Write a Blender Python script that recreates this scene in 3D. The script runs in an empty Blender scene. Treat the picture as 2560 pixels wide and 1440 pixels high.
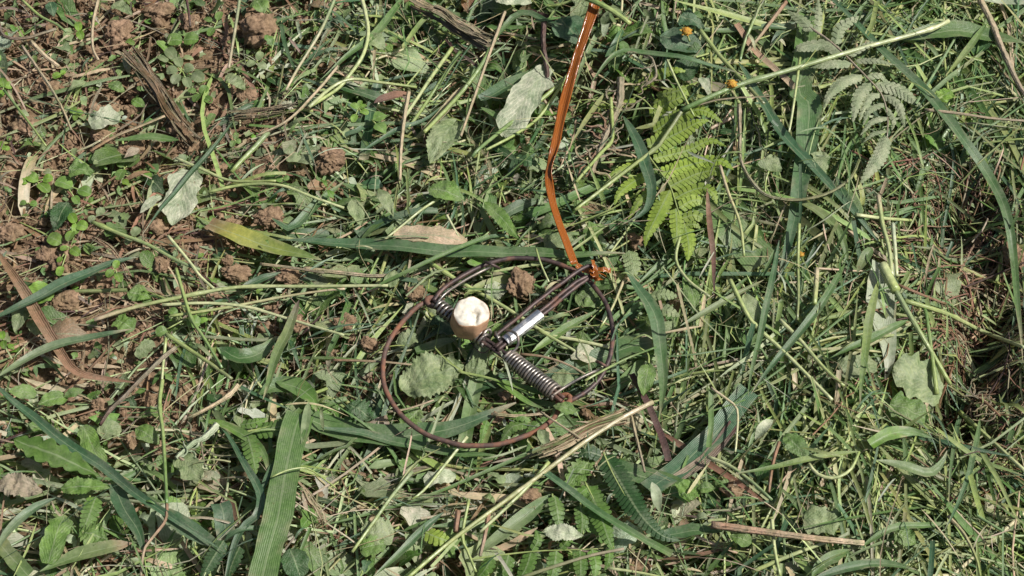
import bpy, bmesh, math, random
import numpy as np
from mathutils import Vector, noise, Matrix

SC = bpy.context.scene
COL = SC.collection
rng = np.random.default_rng(11)
random.seed(5)

# ------------------------------------------------------------------ camera, sky, sun, exposure
ELEV = math.radians(55.0)          # the photographer looks down at the turf
HFOV = math.radians(26.0)
WIDE = 0.66                        # metres of ground across the frame
DIST = WIDE / 2 / math.tan(HFOV / 2)
CAM = Vector((0, -math.cos(ELEV), math.sin(ELEV))) * DIST
FWD = -CAM.normalized()
UP = Vector((0, math.sin(ELEV), math.cos(ELEV)))
TAN = math.tan(HFOV / 2)
cam = bpy.data.objects.new('camera', bpy.data.cameras.new('camera'))
COL.objects.link(cam)
cam.location = CAM
cam.rotation_euler = (math.pi / 2 - ELEV, 0, 0)
cam.data.sensor_width = 36
cam.data.lens = 18 / TAN
cam.data.clip_start = 0.05
cam.data.clip_end = 200
SC.camera = cam

SUN_EL = math.radians(52)
SUN_DIR = Vector((0.99, -0.10, 0)).normalized() * math.cos(SUN_EL) + Vector((0, 0, math.sin(SUN_EL)))
world = bpy.data.worlds.new('World')
SC.world = world
world.use_nodes = True
wn = world.node_tree
sky = wn.nodes.new('ShaderNodeTexSky')
sky.sky_type = 'NISHITA'
sky.sun_disc = False
sky.sun_elevation = SUN_EL
sky.sun_rotation = math.atan2(SUN_DIR.x, SUN_DIR.y)
sky.dust_density = 3.0
bg = wn.nodes['Background']
bg.inputs['Strength'].default_value = 0.062
wn.links.new(sky.outputs[0], bg.inputs['Color'])
sd = bpy.data.lights.new('sun', 'SUN')
sd.energy = 5.0
sd.angle = math.radians(1.6)
sd.color = (1.0, 0.97, 0.925)
sun = bpy.data.objects.new('sun', sd)
COL.objects.link(sun)
sun.rotation_euler = SUN_DIR.to_track_quat('Z', 'Y').to_euler()
SC.view_settings.view_transform = 'Standard'
SC.view_settings.look = 'None'
SC.view_settings.exposure = 0.20
SC.view_settings.gamma = 1.0
SC.view_settings.use_curve_mapping = False
SC.render.engine = 'CYCLES'
SC.cycles.max_bounces = 6
SC.cycles.transmission_bounces = 4

# ------------------------------------------------------------------ ground shape
def vnoise(x, y, cell, seed):
    """smooth value noise on arrays, -1..1"""
    g = np.random.default_rng(seed).uniform(-1, 1, (256, 256))
    u = x / cell + 77.3; v = y / cell + 51.7
    i = np.floor(u).astype(int); j = np.floor(v).astype(int)
    a = u - i; b = v - j
    a = a * a * (3 - 2 * a); b = b * b * (3 - 2 * b)
    i0, i1, j0, j1 = i % 256, (i + 1) % 256, j % 256, (j + 1) % 256
    return (g[i0, j0] * (1 - a) + g[i1, j0] * a) * (1 - b) + (g[i0, j1] * (1 - a) + g[i1, j1] * a) * b

def proj(x, y, z=0.0):
    """where a ground point lies, in the photograph's pixels: used to lay out the zones of the ground"""
    dx = x - CAM.x; dy = y - CAM.y; dz = z - CAM.z
    d = dy * FWD.y + dz * FWD.z
    return 1280 + dx / d / TAN * 1280, 720 - (dy * UP.y + dz * UP.z) / d / TAN * 1280

def sig(v): return 1 / (1 + np.exp(-np.clip(v, -30, 30)))

def zones(x, y):
    px, py = proj(x, y)
    px = px + 130 * vnoise(x, y, .05, 3) + 60 * vnoise(x, y, .02, 4)
    py = py + 110 * vnoise(x, y, .05, 5) + 50 * vnoise(x, y, .02, 6)
    edge = np.where(py < 480, 690, 690 - (py - 480) * .42)
    soil = sig((edge - px) / 55) * sig((1000 - py) / 40)
    hay = sig((px - 1780) / 90)
    hollow = np.exp(-((px - 2470) / 170) ** 2 - ((py - 740) / 230) ** 2)
    hollow = np.maximum(hollow, 1.12 * np.exp(-((px - 2450) / 110) ** 2 - ((py - 890) / 95) ** 2))
    hollow = np.maximum(hollow, .8 * np.exp(-((px - 2440) / 150) ** 2 - ((py - 520) / 120) ** 2))
    low = sig((py - 1040) / 60)
    return soil, hay, hollow, low

def deepz(x, y):
    """loose, hollow places in the mat"""
    px, py = proj(x, y)
    d = 0
    for cx, cy, sx, sy in ((1230, 190, 260, 150), (1500, 330, 120, 150), (1780, 960, 190, 190), (1990, 480, 180, 160), (1830, 420, 90, 120), (1620, 1130, 120, 130), (2100, 700, 120, 120), (2050, 1250, 220, 110), (330, 1230, 130, 90), (640, 880, 130, 70), (560, 1390, 120, 60)):
        d = np.maximum(d, np.exp(-((px - cx) / sx) ** 2 - ((py - cy) / sy) ** 2))
    return d
def top(x, y):
    """height of the top of the cut grass"""
    s, h, g, l = zones(x, y)
    calm = 1 - .85 * np.exp(-((x + .008) ** 2 + (y + .05) ** 2) / .085 ** 2)
    return (.011 * vnoise(x, y, .11, 21) + .006 * vnoise(x, y, .045, 22)) * calm * (1 - .6 * s) - .006 * s - .043 * g ** 1.4

def depth(x, y):
    s, h, g, l = zones(x, y)
    return np.clip(.026 + .016 * deepz(x, y) + .012 * vnoise(x, y, .05, 41) - .021 * s + .006 * h - .018 * g, .004, .05)

GX0, GX1, GY0, GY1 = -.56, .56, -.46, .52
gx = np.linspace(GX0, GX1, 281); gy = np.linspace(GY0, GY1, 246)
XX, YY = np.meshgrid(gx, gy, indexing='ij')
TOPG = top(XX, YY); DEPG = depth(XX, YY)
def samp(G, x, y):
    u = np.clip((x - GX0) / (GX1 - GX0) * 280, 0, 279.999); v = np.clip((y - GY0) / (GY1 - GY0) * 245, 0, 244.999)
    i = u.astype(int); j = v.astype(int); a = u - i; b = v - j
    return (G[i, j] * (1 - a) + G[i + 1, j] * a) * (1 - b) + (G[i, j + 1] * (1 - a) + G[i + 1, j + 1] * a) * b
def T(x, y): return float(samp(TOPG, np.array([x]), np.array([y]))[0])

def at(px, py, dz=4.0):
    """point dz millimetres above the grass top under a place of the photograph"""
    r = FWD + Vector((1, 0, 0)) * ((px - 1280) / 1280 * TAN) + UP * ((720 - py) / 1280 * TAN)
    z = 0.0
    for _ in range(4):
        p = CAM + r * ((z - CAM.z) / r.z)
        z = T(p.x, p.y) + dz * .001
    return CAM + r * ((z - CAM.z) / r.z)
def flat(px, py, z):
    r = FWD + Vector((1, 0, 0)) * ((px - 1280) / 1280 * TAN) + UP * ((720 - py) / 1280 * TAN)
    return CAM + r * ((z - CAM.z) / r.z)
def mpp(p): return (p - CAM).dot(FWD) * TAN / 1280

# ------------------------------------------------------------------ materials
def nt(name):
    m = bpy.data.materials.new(name); m.use_nodes = True
    t = m.node_tree
    return m, t, t.nodes['Principled BSDF'], t.nodes['Material Output']
def N(t, kind, **kw):
    n = t.nodes.new(kind)
    for k, v in kw.items():
        if k.startswith('i_'):
            n.inputs[int(k[2:]) if k[2:].isdigit() else k[2:].replace('_', ' ')].default_value = v
        else: setattr(n, k, v)
    return n
def math_(t, op, a, b=None, c=None):
    n = N(t, 'ShaderNodeMath', operation=op)
    for i, v in enumerate((a, b, c)):
        if v is None: continue
        if isinstance(v, (int, float)): n.inputs[i].default_value = v
        else: t.links.new(v, n.inputs[i])
    return n.outputs[0]
def mix(t, f, a, b, blend='MIX'):
    n = N(t, 'ShaderNodeMix', data_type='RGBA', blend_type=blend)
    for i, v in ((0, f), (6, a), (7, b)):
        if isinstance(v, (int, float)): n.inputs[i].default_value = v
        elif isinstance(v, tuple): n.inputs[i].default_value = v if len(v) == 4 else (*v, 1)
        else: t.links.new(v, n.inputs[i])
    return n.outputs[2]
def ramp(t, v, a, b):
    n = N(t, 'ShaderNodeMapRange', i_1=a, i_2=b); n.clamp = True
    t.links.new(v, n.inputs[0]); return n.outputs[0]
def noise_(t, scale, detail=3.0, rough=.55, src=None):
    n = N(t, 'ShaderNodeTexNoise'); n.inputs['Scale'].default_value = scale
    n.inputs['Detail'].default_value = detail; n.inputs['Roughness'].default_value = rough
    if src is None: src = N(t, 'ShaderNodeNewGeometry').outputs['Position']
    t.links.new(src, n.inputs['Vector']); return n.outputs[0]

def plant_mat(name, veins, rough=.5, trans=.3, dust=.35, spec=.35, bump=.25, tint=.5):
    m, t, b, out = nt(name)
    col = N(t, 'ShaderNodeAttribute', attribute_name='Col').outputs['Color']
    uv = N(t, 'ShaderNodeUVMap').outputs[0]
    sx = N(t, 'ShaderNodeSeparateXYZ'); t.links.new(uv, sx.inputs[0])
    u, v = sx.outputs[0], sx.outputs[1]
    au = math_(t, 'ABSOLUTE', math_(t, 'SUBTRACT', u, .5))
    n1 = noise_(t, 110, 6, .65)
    n2 = noise_(t, 800, 4, .65)
    n4 = noise_(t, 330, 4, .6)
    c = mix(t, ramp(t, n1, .36, .64), mix(t, tint, col, (.60, .70, .50), 'MULTIPLY'), mix(t, tint, col, (1.34, 1.24, 1.16), 'MULTIPLY'))
    c = mix(t, ramp(t, n4, .40, .66), mix(t, .5, c, (.66, .72, .6), 'MULTIPLY'), mix(t, .5, c, (1.25, 1.2, 1.2), 'MULTIPLY'))
    if veins == 'parallel':
        w = math_(t, 'SINE', math_(t, 'MULTIPLY', math_(t, 'ADD', u, math_(t, 'MULTIPLY', noise_(t, 60, 2), .06)), 88.0))
        mid = ramp(t, au, .035, .012)
    elif veins == 'fern':
        w = math_(t, 'SINE', math_(t, 'MULTIPLY', au, 30.0))
        mid = ramp(t, au, .07, .02)
    elif veins == 'pinnate':
        w = math_(t, 'SINE', math_(t, 'MULTIPLY', math_(t, 'SUBTRACT', v, math_(t, 'MULTIPLY', au, .9)), 28.0))
        w = math_(t, 'POWER', math_(t, 'ABSOLUTE', w), .42)
        mid = ramp(t, au, .04, .015)
    else:
        w = math_(t, 'SINE', math_(t, 'MULTIPLY', math_(t, 'ADD', u, math_(t, 'MULTIPLY', noise_(t, 200, 1), .15)), 38.0))
        mid = None
    if veins == 'pinnate':
        c = mix(t, math_(t, 'MULTIPLY', math_(t, 'SUBTRACT', 1.0, w), .85), c, mix(t, 1.0, c, (1.6, 1.45, 1.5), 'MULTIPLY'))
    else:
        c = mix(t, math_(t, 'MULTIPLY', ramp(t, w, -1, 1), .24), c, mix(t, 1.0, c, (.66, .74, .66), 'MULTIPLY'))
    if mid is not None:
        c = mix(t, math_(t, 'MULTIPLY', mid, .5), c, (.30, .36, .20))
    if dust:
        dn = noise_(t, 60, 3)
        film = math_(t, 'MULTIPLY', math_(t, 'MULTIPLY', ramp(t, dn, .40, .68), ramp(t, n2, .30, .62)), dust)
        speck = math_(t, 'MULTIPLY', ramp(t, n2, .62, .72), min(1, dust * 1.5))
        c = mix(t, math_(t, 'MAXIMUM', film, speck), c, (.40, .375, .30))
        brown = math_(t, 'MULTIPLY', ramp(t, noise_(t, 210, 2), .70, .78), .55)
        c = mix(t, brown, c, (.13, .085, .04))
    t.links.new(c, b.inputs['Base Color'])
    b.inputs['Roughness'].default_value = rough
    b.inputs['Specular IOR Level'].default_value = spec
    bp = N(t, 'ShaderNodeBump'); bp.inputs['Strength'].default_value = bump; bp.inputs['Distance'].default_value = .0004
    h = math_(t, 'ADD', math_(t, 'MULTIPLY', w, .7), math_(t, 'ADD', math_(t, 'MULTIPLY', n2, 1.5), math_(t, 'MULTIPLY', n4, 3.0)))
    t.links.new(h, bp.inputs['Height']); t.links.new(bp.outputs[0], b.inputs['Normal'])
    if trans:
        tr = N(t, 'ShaderNodeBsdfTranslucent')
        t.links.new(mix(t, 1.0, c, (1.5, 1.6, .8), 'MULTIPLY'), tr.inputs[0])
        ms = N(t, 'ShaderNodeMixShader'); ms.inputs[0].default_value = trans
        t.links.new(b.outputs[0], ms.inputs[1]); t.links.new(tr.outputs[0], ms.inputs[2])
        t.links.new(ms.outputs[0], out.inputs['Surface'])
    return m

M = {}
M['grass'] = plant_mat('grass_blade', 'parallel', .40, .22, .26, spec=.5)
M['leaf'] = plant_mat('broad_leaf', 'pinnate', .48, .25, .38, bump=.7, spec=.4, tint=.75)
M['fern'] = plant_mat('fern_leaf', 'fern', .5, .3, .2, bump=.15, tint=.5)
M['seedling'] = plant_mat('seedling_leaf', 'pinnate', .45, .3, .25, bump=.25)
M['stem'] = plant_mat('green_stem', 'fibre', .38, 0, .22, .55)
M['dry'] = plant_mat('dry_straw', 'fibre', .75, .08, .2, .2, bump=.5)
M['wood'] = plant_mat('dead_wood', 'fibre', .85, 0, .4, .15, bump=.8, tint=.8)

def soil_mat():
    m, t, b, out = nt('soil')
    n1 = noise_(t, 45, 5); n2 = noise_(t, 260, 5, .65); n3 = noise_(t, 1300, 3, .7)
    c = mix(t, ramp(t, n1, .35, .65), (.285, .192, .128), (.22, .158, .094))
    c = mix(t, ramp(t, n2, .38, .66), mix(t, 1.0, c, (.60, .57, .54), 'MULTIPLY'), mix(t, 1.0, c, (1.28, 1.26, 1.24), 'MULTIPLY'))
    c = mix(t, math_(t, 'MULTIPLY', ramp(t, n3, .62, .72), .5), c, (.36, .28, .20))
    t.links.new(c, b.inputs['Base Color'])
    b.inputs['Roughness'].default_value = .95; b.inputs['Specular IOR Level'].default_value = .1
    bp = N(t, 'ShaderNodeBump'); bp.inputs['Strength'].default_value = .9; bp.inputs['Distance'].default_value = .0012
    t.links.new(math_(t, 'ADD', n2, math_(t, 'MULTIPLY', n3, .45)), bp.inputs['Height']); t.links.new(bp.outputs[0], b.inputs['Normal'])
    return m
M['soil'] = soil_mat()
def metal(name, c0, c1, rust, lo, hi, rough, met, sc=220):
    m, t, b, out = nt(name)
    n1 = noise_(t, sc, 5, .6); n2 = noise_(t, 60, 3); n3 = noise_(t, 1500, 2)
    c = mix(t, ramp(t, n1, .4, .62), c0, c1)
    r = math_(t, 'MULTIPLY', ramp(t, math_(t, 'ADD', n2, math_(t, 'MULTIPLY', n1, .5)), lo, hi), .9)
    c = mix(t, r, c, rust)
    t.links.new(c, b.inputs['Base Color'])
    t.links.new(math_(t, 'MULTIPLY', met, math_(t, 'SUBTRACT', 1.0, r)), b.inputs['Metallic'])
    t.links.new(math_(t, 'ADD', rough, math_(t, 'MULTIPLY', r, .35)), b.inputs['Roughness'])
    bp = N(t, 'ShaderNodeBump'); bp.inputs['Strength'].default_value = .35; bp.inputs['Distance'].default_value = .0003
    t.links.new(math_(t, 'ADD', n1, math_(t, 'MULTIPLY', n3, .4)), bp.inputs['Height']); t.links.new(bp.outputs[0], b.inputs['Normal'])
    return m
M['rust'] = metal('rusty_iron', (.080, .050, .040), (.14, .082, .062), (.24, .095, .045), .66, .95, .65, .2)
M['iron'] = metal('dark_iron', (.050, .036, .034), (.105, .070, .062), (.19, .08, .042), .76, 1.02, .52, .4)
M['spring'] = metal('spring_steel', (.22, .20, .175), (.37, .345, .31), (.16, .10, .06), .72, 1.0, .36, .85, 300)
M['alu'] = metal('aluminium', (.60, .60, .59), (.78, .78, .77), (.26, .22, .17), .80, 1.02, .3, .9, 260)
def simple(name, f, rough=.5, spec=.4, trans=0, bump=.4, dist=.0006):
    m, t, b, out = nt(name)
    c, h = f(t)
    t.links.new(c, b.inputs['Base Color'])
    b.inputs['Roughness'].default_value = rough; b.inputs['Specular IOR Level'].default_value = spec
    if h is not None:
        bp = N(t, 'ShaderNodeBump'); bp.inputs['Strength'].default_value = bump; bp.inputs['Distance'].default_value = dist
        t.links.new(h, bp.inputs['Height']); t.links.new(bp.outputs[0], b.inputs['Normal'])
    if trans:
        tr = N(t, 'ShaderNodeBsdfTranslucent'); t.links.new(c, tr.inputs[0])
        ms = N(t, 'ShaderNodeMixShader'); ms.inputs[0].default_value = trans
        t.links.new(b.outputs[0], ms.inputs[1]); t.links.new(tr.outputs[0], ms.inputs[2]); t.links.new(ms.outputs[0], out.inputs['Surface'])
    return m
def f_flesh(t):
    n = noise_(t, 300, 4); n2 = noise_(t, 900, 3)
    c = mix(t, ramp(t, n, .4, .7), (.62, .585, .50), (.50, .44, .34))
    return mix(t, math_(t, 'MULTIPLY', ramp(t, n2, .66, .75), .6), c, (.42, .32, .2)), n
def f_skin(t):
    n = noise_(t, 130, 5); n2 = noise_(t, 700, 4)
    c = mix(t, ramp(t, n, .35, .65), (.53, .32, .195), (.39, .225, .13))
    c = mix(t, math_(t, 'MULTIPLY', ramp(t, n, .55, .68), .65), c, (.19, .13, .09))
    return mix(t, math_(t, 'MULTIPLY', ramp(t, n2, .62, .72), .5), c, (.55, .40, .27)), n2
def f_orange(t):
    uv = N(t, 'ShaderNodeUVMap').outputs[0]
    sx = N(t, 'ShaderNodeSeparateXYZ'); t.links.new(uv, sx.inputs[0])
    n = noise_(t, 110, 4)
    w = math_(t, 'SINE', math_(t, 'MULTIPLY', math_(t, 'ADD', sx.outputs[0], math_(t, 'MULTIPLY', n, .35)), 30.0))
    w2 = math_(t, 'SINE', math_(t, 'MULTIPLY', math_(t, 'ADD', sx.outputs[0], math_(t, 'MULTIPLY', n, .2)), 71.0))
    c = mix(t, ramp(t, w, -1, 1), (.31, .088, .012), (.41, .130, .022))
    c = mix(t, math_(t, 'MULTIPLY', ramp(t, w2, .6, 1), .18), c, (.26, .065, .010))
    return mix(t, math_(t, 'MULTIPLY', ramp(t, noise_(t, 800, 3), .6, .72), .3), c, (.6, .42, .25)), math_(t, 'ADD', w, math_(t, 'MULTIPLY', w2, .6))
def f_flower(t):
    n = noise_(t, 500, 3)
    return mix(t, ramp(t, n, .4, .62), (.46, .30, .05), (.34, .15, .025)), n
M['flesh'] = simple('root_flesh', f_flesh, .6, .3)
M['skin'] = simple('root_skin', f_skin, .65, .25)
M['orange'] = simple('orange_strap', f_orange, .22, .6, .3, .3, .0005)
M['flower'] = simple('flower_disc', f_flower, .7, .2, 0, .8, .0008)

# ------------------------------------------------------------------ object helpers
def mesh_obj(name, V, F, mat, parent=None, col=None, uv=None, smooth=True):
    me = bpy.data.meshes.new(name)
    V = np.asarray(V, dtype=np.float32)
    F = np.asarray(F, dtype=np.int32)
    k = F.shape[1]
    me.vertices.add(len(V)); me.vertices.foreach_set('co', V.ravel())
    me.loops.add(F.size); me.loops.foreach_set('vertex_index', F.ravel())
    me.polygons.add(len(F)); me.polygons.foreach_set('loop_start', np.arange(0, F.size, k, dtype=np.int32))
    me.update(calc_edges=True)
    if smooth: me.polygons.foreach_set('use_smooth', np.ones(len(F), dtype=bool))
    if col is not None:
        a = me.color_attributes.new('Col', 'FLOAT_COLOR', 'POINT')
        c = np.ones((len(V), 4), dtype=np.float32); c[:, :3] = col
        a.data.foreach_set('color', c.ravel())
    if uv is not None:
        l = me.uv_layers.new(name='UVMap')
        l.data.foreach_set('uv', np.asarray(uv, dtype=np.float32)[F.ravel()].ravel())
    me.materials.append(mat)
    o = bpy.data.objects.new(name, me)
    COL.objects.link(o)
    if parent is not None:
        o.parent = parent
        o.matrix_parent_inverse = Matrix.Translation(-parent.location)
    return o
def tag(o, label, cat, group=None, kind=None):
    if label: o['label'] = label
    if cat: o['category'] = cat
    if group: o['group'] = group
    if kind: o['kind'] = kind
    return o
def empty(name, loc, label, cat, group=None):
    o = bpy.data.objects.new(name, None); COL.objects.link(o)
    o.location = loc; o.empty_display_size = .01
    return tag(o, label, cat, group)

def spline(P, n):
    """Catmull-Rom through points, n samples evenly spaced"""
    P = [Vector(p) for p in P]
    if len(P) == 2: return [P[0].lerp(P[1], i / (n - 1)) for i in range(n)]
    Q = [2 * P[0] - P[1]] + P + [2 * P[-1] - P[-2]]
    fine = []
    for k in range(1, len(Q) - 2):
        a, b, c, d = Q[k - 1:k + 3]
        for i in range(12):
            s = i / 12
            fine.append(.5 * ((2 * b) + (c - a) * s + (2 * a - 5 * b + 4 * c - d) * s * s + (3 * b - a - 3 * c + d) * s ** 3))
    fine.append(P[-1])
    L = [0]
    for a, b in zip(fine, fine[1:]): L.append(L[-1] + (b - a).length)
    out = []; j = 0
    for i in range(n):
        s = L[-1] * i / (n - 1)
        while j < len(L) - 2 and L[j + 1] < s: j += 1
        d = L[j + 1] - L[j]
        out.append(fine[j].lerp(fine[j + 1], (s - L[j]) / d if d > 1e-9 else 0))
    return out
def tangents(P):
    n = len(P)
    return [(P[min(i + 1, n - 1)] - P[max(i - 1, 0)]).normalized() for i in range(n)]

def tube(P, R, ns=7, col=None, cap=True, wob=0):
    """swept tube with capped ends: V, F(quads), uv, col"""
    n = len(P); TT = tangents(P)
    V = []; U = []
    ref = Vector((0, 0, 1))
    if abs(TT[0].z) > .9: ref = Vector((1, 0, 0))
    side = TT[0].cross(ref).normalized()
    for i in range(n):
        side = (side - TT[i] * side.dot(TT[i])).normalized()
        up = side.cross(TT[i])
        r = R[i] if hasattr(R, '__len__') else R
        for k in range(ns):
            a = 2 * math.pi * k / ns
            rr = r * (1 + wob * noise.noise(Vector((i * .7, k * 1.3, P[0].x * 900))))
            V.append(P[i] + side * (math.cos(a) * rr) + up * (math.sin(a) * rr)); U.append((k / ns, i / n * 3))
    F = []
    for i in range(n - 1):
        for k in range(ns):
            a = i * ns + k; b = i * ns + (k + 1) % ns
            F.append((a, b, b + ns, a + ns))
    if cap:
        for base, p in ((0, P[0]), ((n - 1) * ns, P[-1])):
            V.append(p.copy()); U.append((.5, 0)); c = len(V) - 1
            for k in range(0, ns, 1):
                q = (base + k, base + (k + 1) % ns, c, c)
                F.append(q if base else q[::-1])
    return V, F, U

def fix(F): # degenerate quads at the caps are turned into triangles by splitting everything
    out = []
    for f in F:
        s = []
        for q in f:
            if q not in s: s.append(q)
        if len(s) == 3: out.append(s)
        else: out.append(s[:3]); out.append([s[0], s[2], s[3]])
    return out
def tube_obj(name, P, R, mat, parent=None, col=None, ns=7, wob=0, ncap=True):
    V, F, U = tube(P, R, ns, wob=wob)
    return mesh_obj(name, V, fix(F), mat, parent, None if col is None else np.tile(col, (len(V), 1)) if np.ndim(col) == 1 else col, U)

def wprof(kind, t):
    if kind == 'strip': return 1.0
    if kind == 'blade': return max(.06, min(1, (t / .22 + .12) ** .6) * min(1, ((1 - t) / .45) ** .75))
    if kind == 'cut': return max(.06, min(1, .82 + t) * min(1, ((1 - t) / .55) ** .7))
    if kind == 'lance': return max(.05, math.sin(math.pi * min(1, max(0, t)) ** .8) ** .75)
    return 1.0
def ribbon(P, W, kind='blade', fold=.25, roll=0.0, twist=0.0, nu=5, lobes=0, sweep=0., bulge=0., ripple=.05, seed=0, ragged=0.):
    n = len(P); TT = tangents(P); V = []; U = []
    tot = sum((P[i + 1] - P[i]).length for i in range(n - 1))
    for i in range(n):
        t = i / (n - 1)
        s = TT[i].cross(Vector((0, 0, 1)))
        s = s.normalized() if s.length > 1e-4 else Vector((1, 0, 0))
        s = Matrix.Rotation(roll + twist * (t - .5), 3, TT[i]) @ s
        up = s.cross(TT[i])
        w = W * wprof(kind, t) * .5
        lob = 1.0; ph = 0
        if lobes:
            ph = abs(math.sin(math.pi * lobes * t))
            lob = 1 - .62 * (1 - ph ** .22) * (1 if t < .93 else .3)
        for k in range(nu):
            q = (k / (nu - 1)) * 2 - 1
            e = lob if lobes else 1 + ragged * noise.noise(Vector((t * 9, seed * 3.1 + (q > 0) * 5, .3)))
            if not lobes and ragged == 0 and abs(q) == 1: e = 1 + .05 * noise.noise(Vector((t * 6, seed + q, 1.7)))
            off = q * w * (e if abs(q) > .3 else 1)
            z = fold * abs(q) * w + ripple * w * noise.noise(Vector((t * 5, q * .8 + seed, seed * 1.7)))
            if lobes: z += bulge * w * ph * (1 - abs(abs(q) - .5) * 2)
            V.append(P[i] + s * off + up * z + TT[i] * (abs(q) * w * sweep)); U.append(((q + 1) / 2, t * tot / max(W, 1e-5) * .25))
    F = [(i * nu + k, i * nu + k + 1, (i + 1) * nu + k + 1, (i + 1) * nu + k) for i in range(n - 1) for k in range(nu - 1)]
    return V, F, U
C = dict(gr=(.112, .196, .062), bg=(.064, .136, .072), dg=(.036, .092, .030), yg=(.285, .345, .12), py=(.45, .47, .27),
         br=(.25, .155, .095), st=(.47, .37, .27), pu=(.10, .055, .055), gy=(.215, .275, .145), sl=(.42, .46, .36),
         bt=(.16, .285, .045), lf=(.120, .215, .050), fe=(.25, .34, .06), ol=(.18, .20, .09), wd=(.30, .245, .19), rd=(.30, .17, .12), tan=(.45, .36, .25), yel=(.40, .37, .085), dusty=(.27, .315, .21))
def colarr(n, c0, c1=None, c2=None, nu=1, jit=.10):
    """colour along a blade from its first to its last end"""
    t = np.repeat(np.linspace(0, 1, n // nu), nu)[:, None] if nu > 1 else np.linspace(0, 1, n)[:, None]
    a = np.array(c0); b = np.array(c1 if c1 is not None else c0)
    out = a * (1 - t) + b * t
    if c2 is not None: # a short differently coloured first end
        k = np.clip((.22 - t) / .2, 0, 1); out = out * (1 - k) + np.array(c2) * k
    return out * (1 + jit * float(rng.uniform(-1, 1)))
NB = [0]
def pxpts(pts, dz):
    out = []
    for p in pts: out.append(at(p[0], p[1], p[2] if len(p) > 2 else dz))
    return out
def wide(P, wpx):
    """a width seen in the photograph -> metres across the blade"""
    d = P[-1] - P[0]; d.z = 0; d.normalize()
    nx, ny = -d.y, d.x
    return wpx * mpp(P[len(P) // 2]) / math.sqrt(nx * nx + (ny * .82) ** 2)
def blade(label, pts, w, c='gr', c1=None, c2=None, dz=5, kind='blade', mat='grass', name='grass_blade', cat='grass blade', fold=.32, roll=0, twist=.35, group=None, ragged=0.):
    NB[0] += 1
    P = pxpts(pts, dz)
    L = sum((b - a).length for a, b in zip(P, P[1:]))
    n = max(10, min(34, int(L / .006)))
    S = spline(P, n)
    W = wide(P, w)
    for i in range(n):
        S[i] = S[i] + Vector((noise.noise(Vector((i * .006 / .03, NB[0], 3))) * .0012, noise.noise(Vector((i * .2, NB[0], 5))) * .0012, noise.noise(Vector((i * .22, NB[0], 9))) * .0028))
    V, F, U = ribbon(S, W, kind, fold, roll, twist, 5, seed=NB[0], ripple=.14, ragged=ragged or (.16 if w > 24 and NB[0] % 3 else 0.))
    cc = colarr(len(V), C[c], C[c1] if c1 else None, C[c2] if c2 else None, 5)
    if mat == 'grass':
        tt = np.repeat(np.linspace(0, 1, n), 5)[:, None]
        tip = np.clip((tt - random.uniform(.86, 1.0)) / .1, 0, 1) * .8
        ed = np.tile(np.array([1, 0, 0, 0, 1.]), n)[:, None] * np.array([[noise.noise(Vector((i * .5, NB[0], 2)))] for i in range(n)]).repeat(5, 0).clip(0, 1) * .9
        q_ = np.maximum(tip, ed)
        cc = cc * (1 - q_) + np.array(C['st']) * q_
    o = mesh_obj(name, V, F, M[mat], None, cc, U)
    return tag(o, label, cat, group)
def stem(label, pts, w, c='yg', c1=None, dz=6, mat='stem', name='plant_stem', cat='stem', nodes=(), taper=.25, wob=.05, group=None, c2=None):
    NB[0] += 1
    P = pxpts(pts, dz)
    L = sum((b - a).length for a, b in zip(P, P[1:]))
    n = max(8, min(40, int(L / .004)))
    S = spline(P, n)
    r = w * mpp(P[0]) * .5
    R = []
    for i in range(n):
        t = i / (n - 1)
        q = r * (1 - taper * t) * (1 + .05 * noise.noise(Vector((t * 8, NB[0], 0))))
        for k in nodes: q *= 1 + .45 * math.exp(-((t - k) / .02) ** 2)
        R.append(q)
    V, F, U = tube(S, R, 7, wob=wob)
    cc = colarr(n * 7, C[c], C[c1] if c1 else None, C[c2] if c2 else None, 7)
    cc = np.vstack([cc, cc[:1], cc[-1:]])
    o = mesh_obj(name, V, fix(F), M[mat], None, cc, U)
    return tag(o, label, cat, group)

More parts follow.
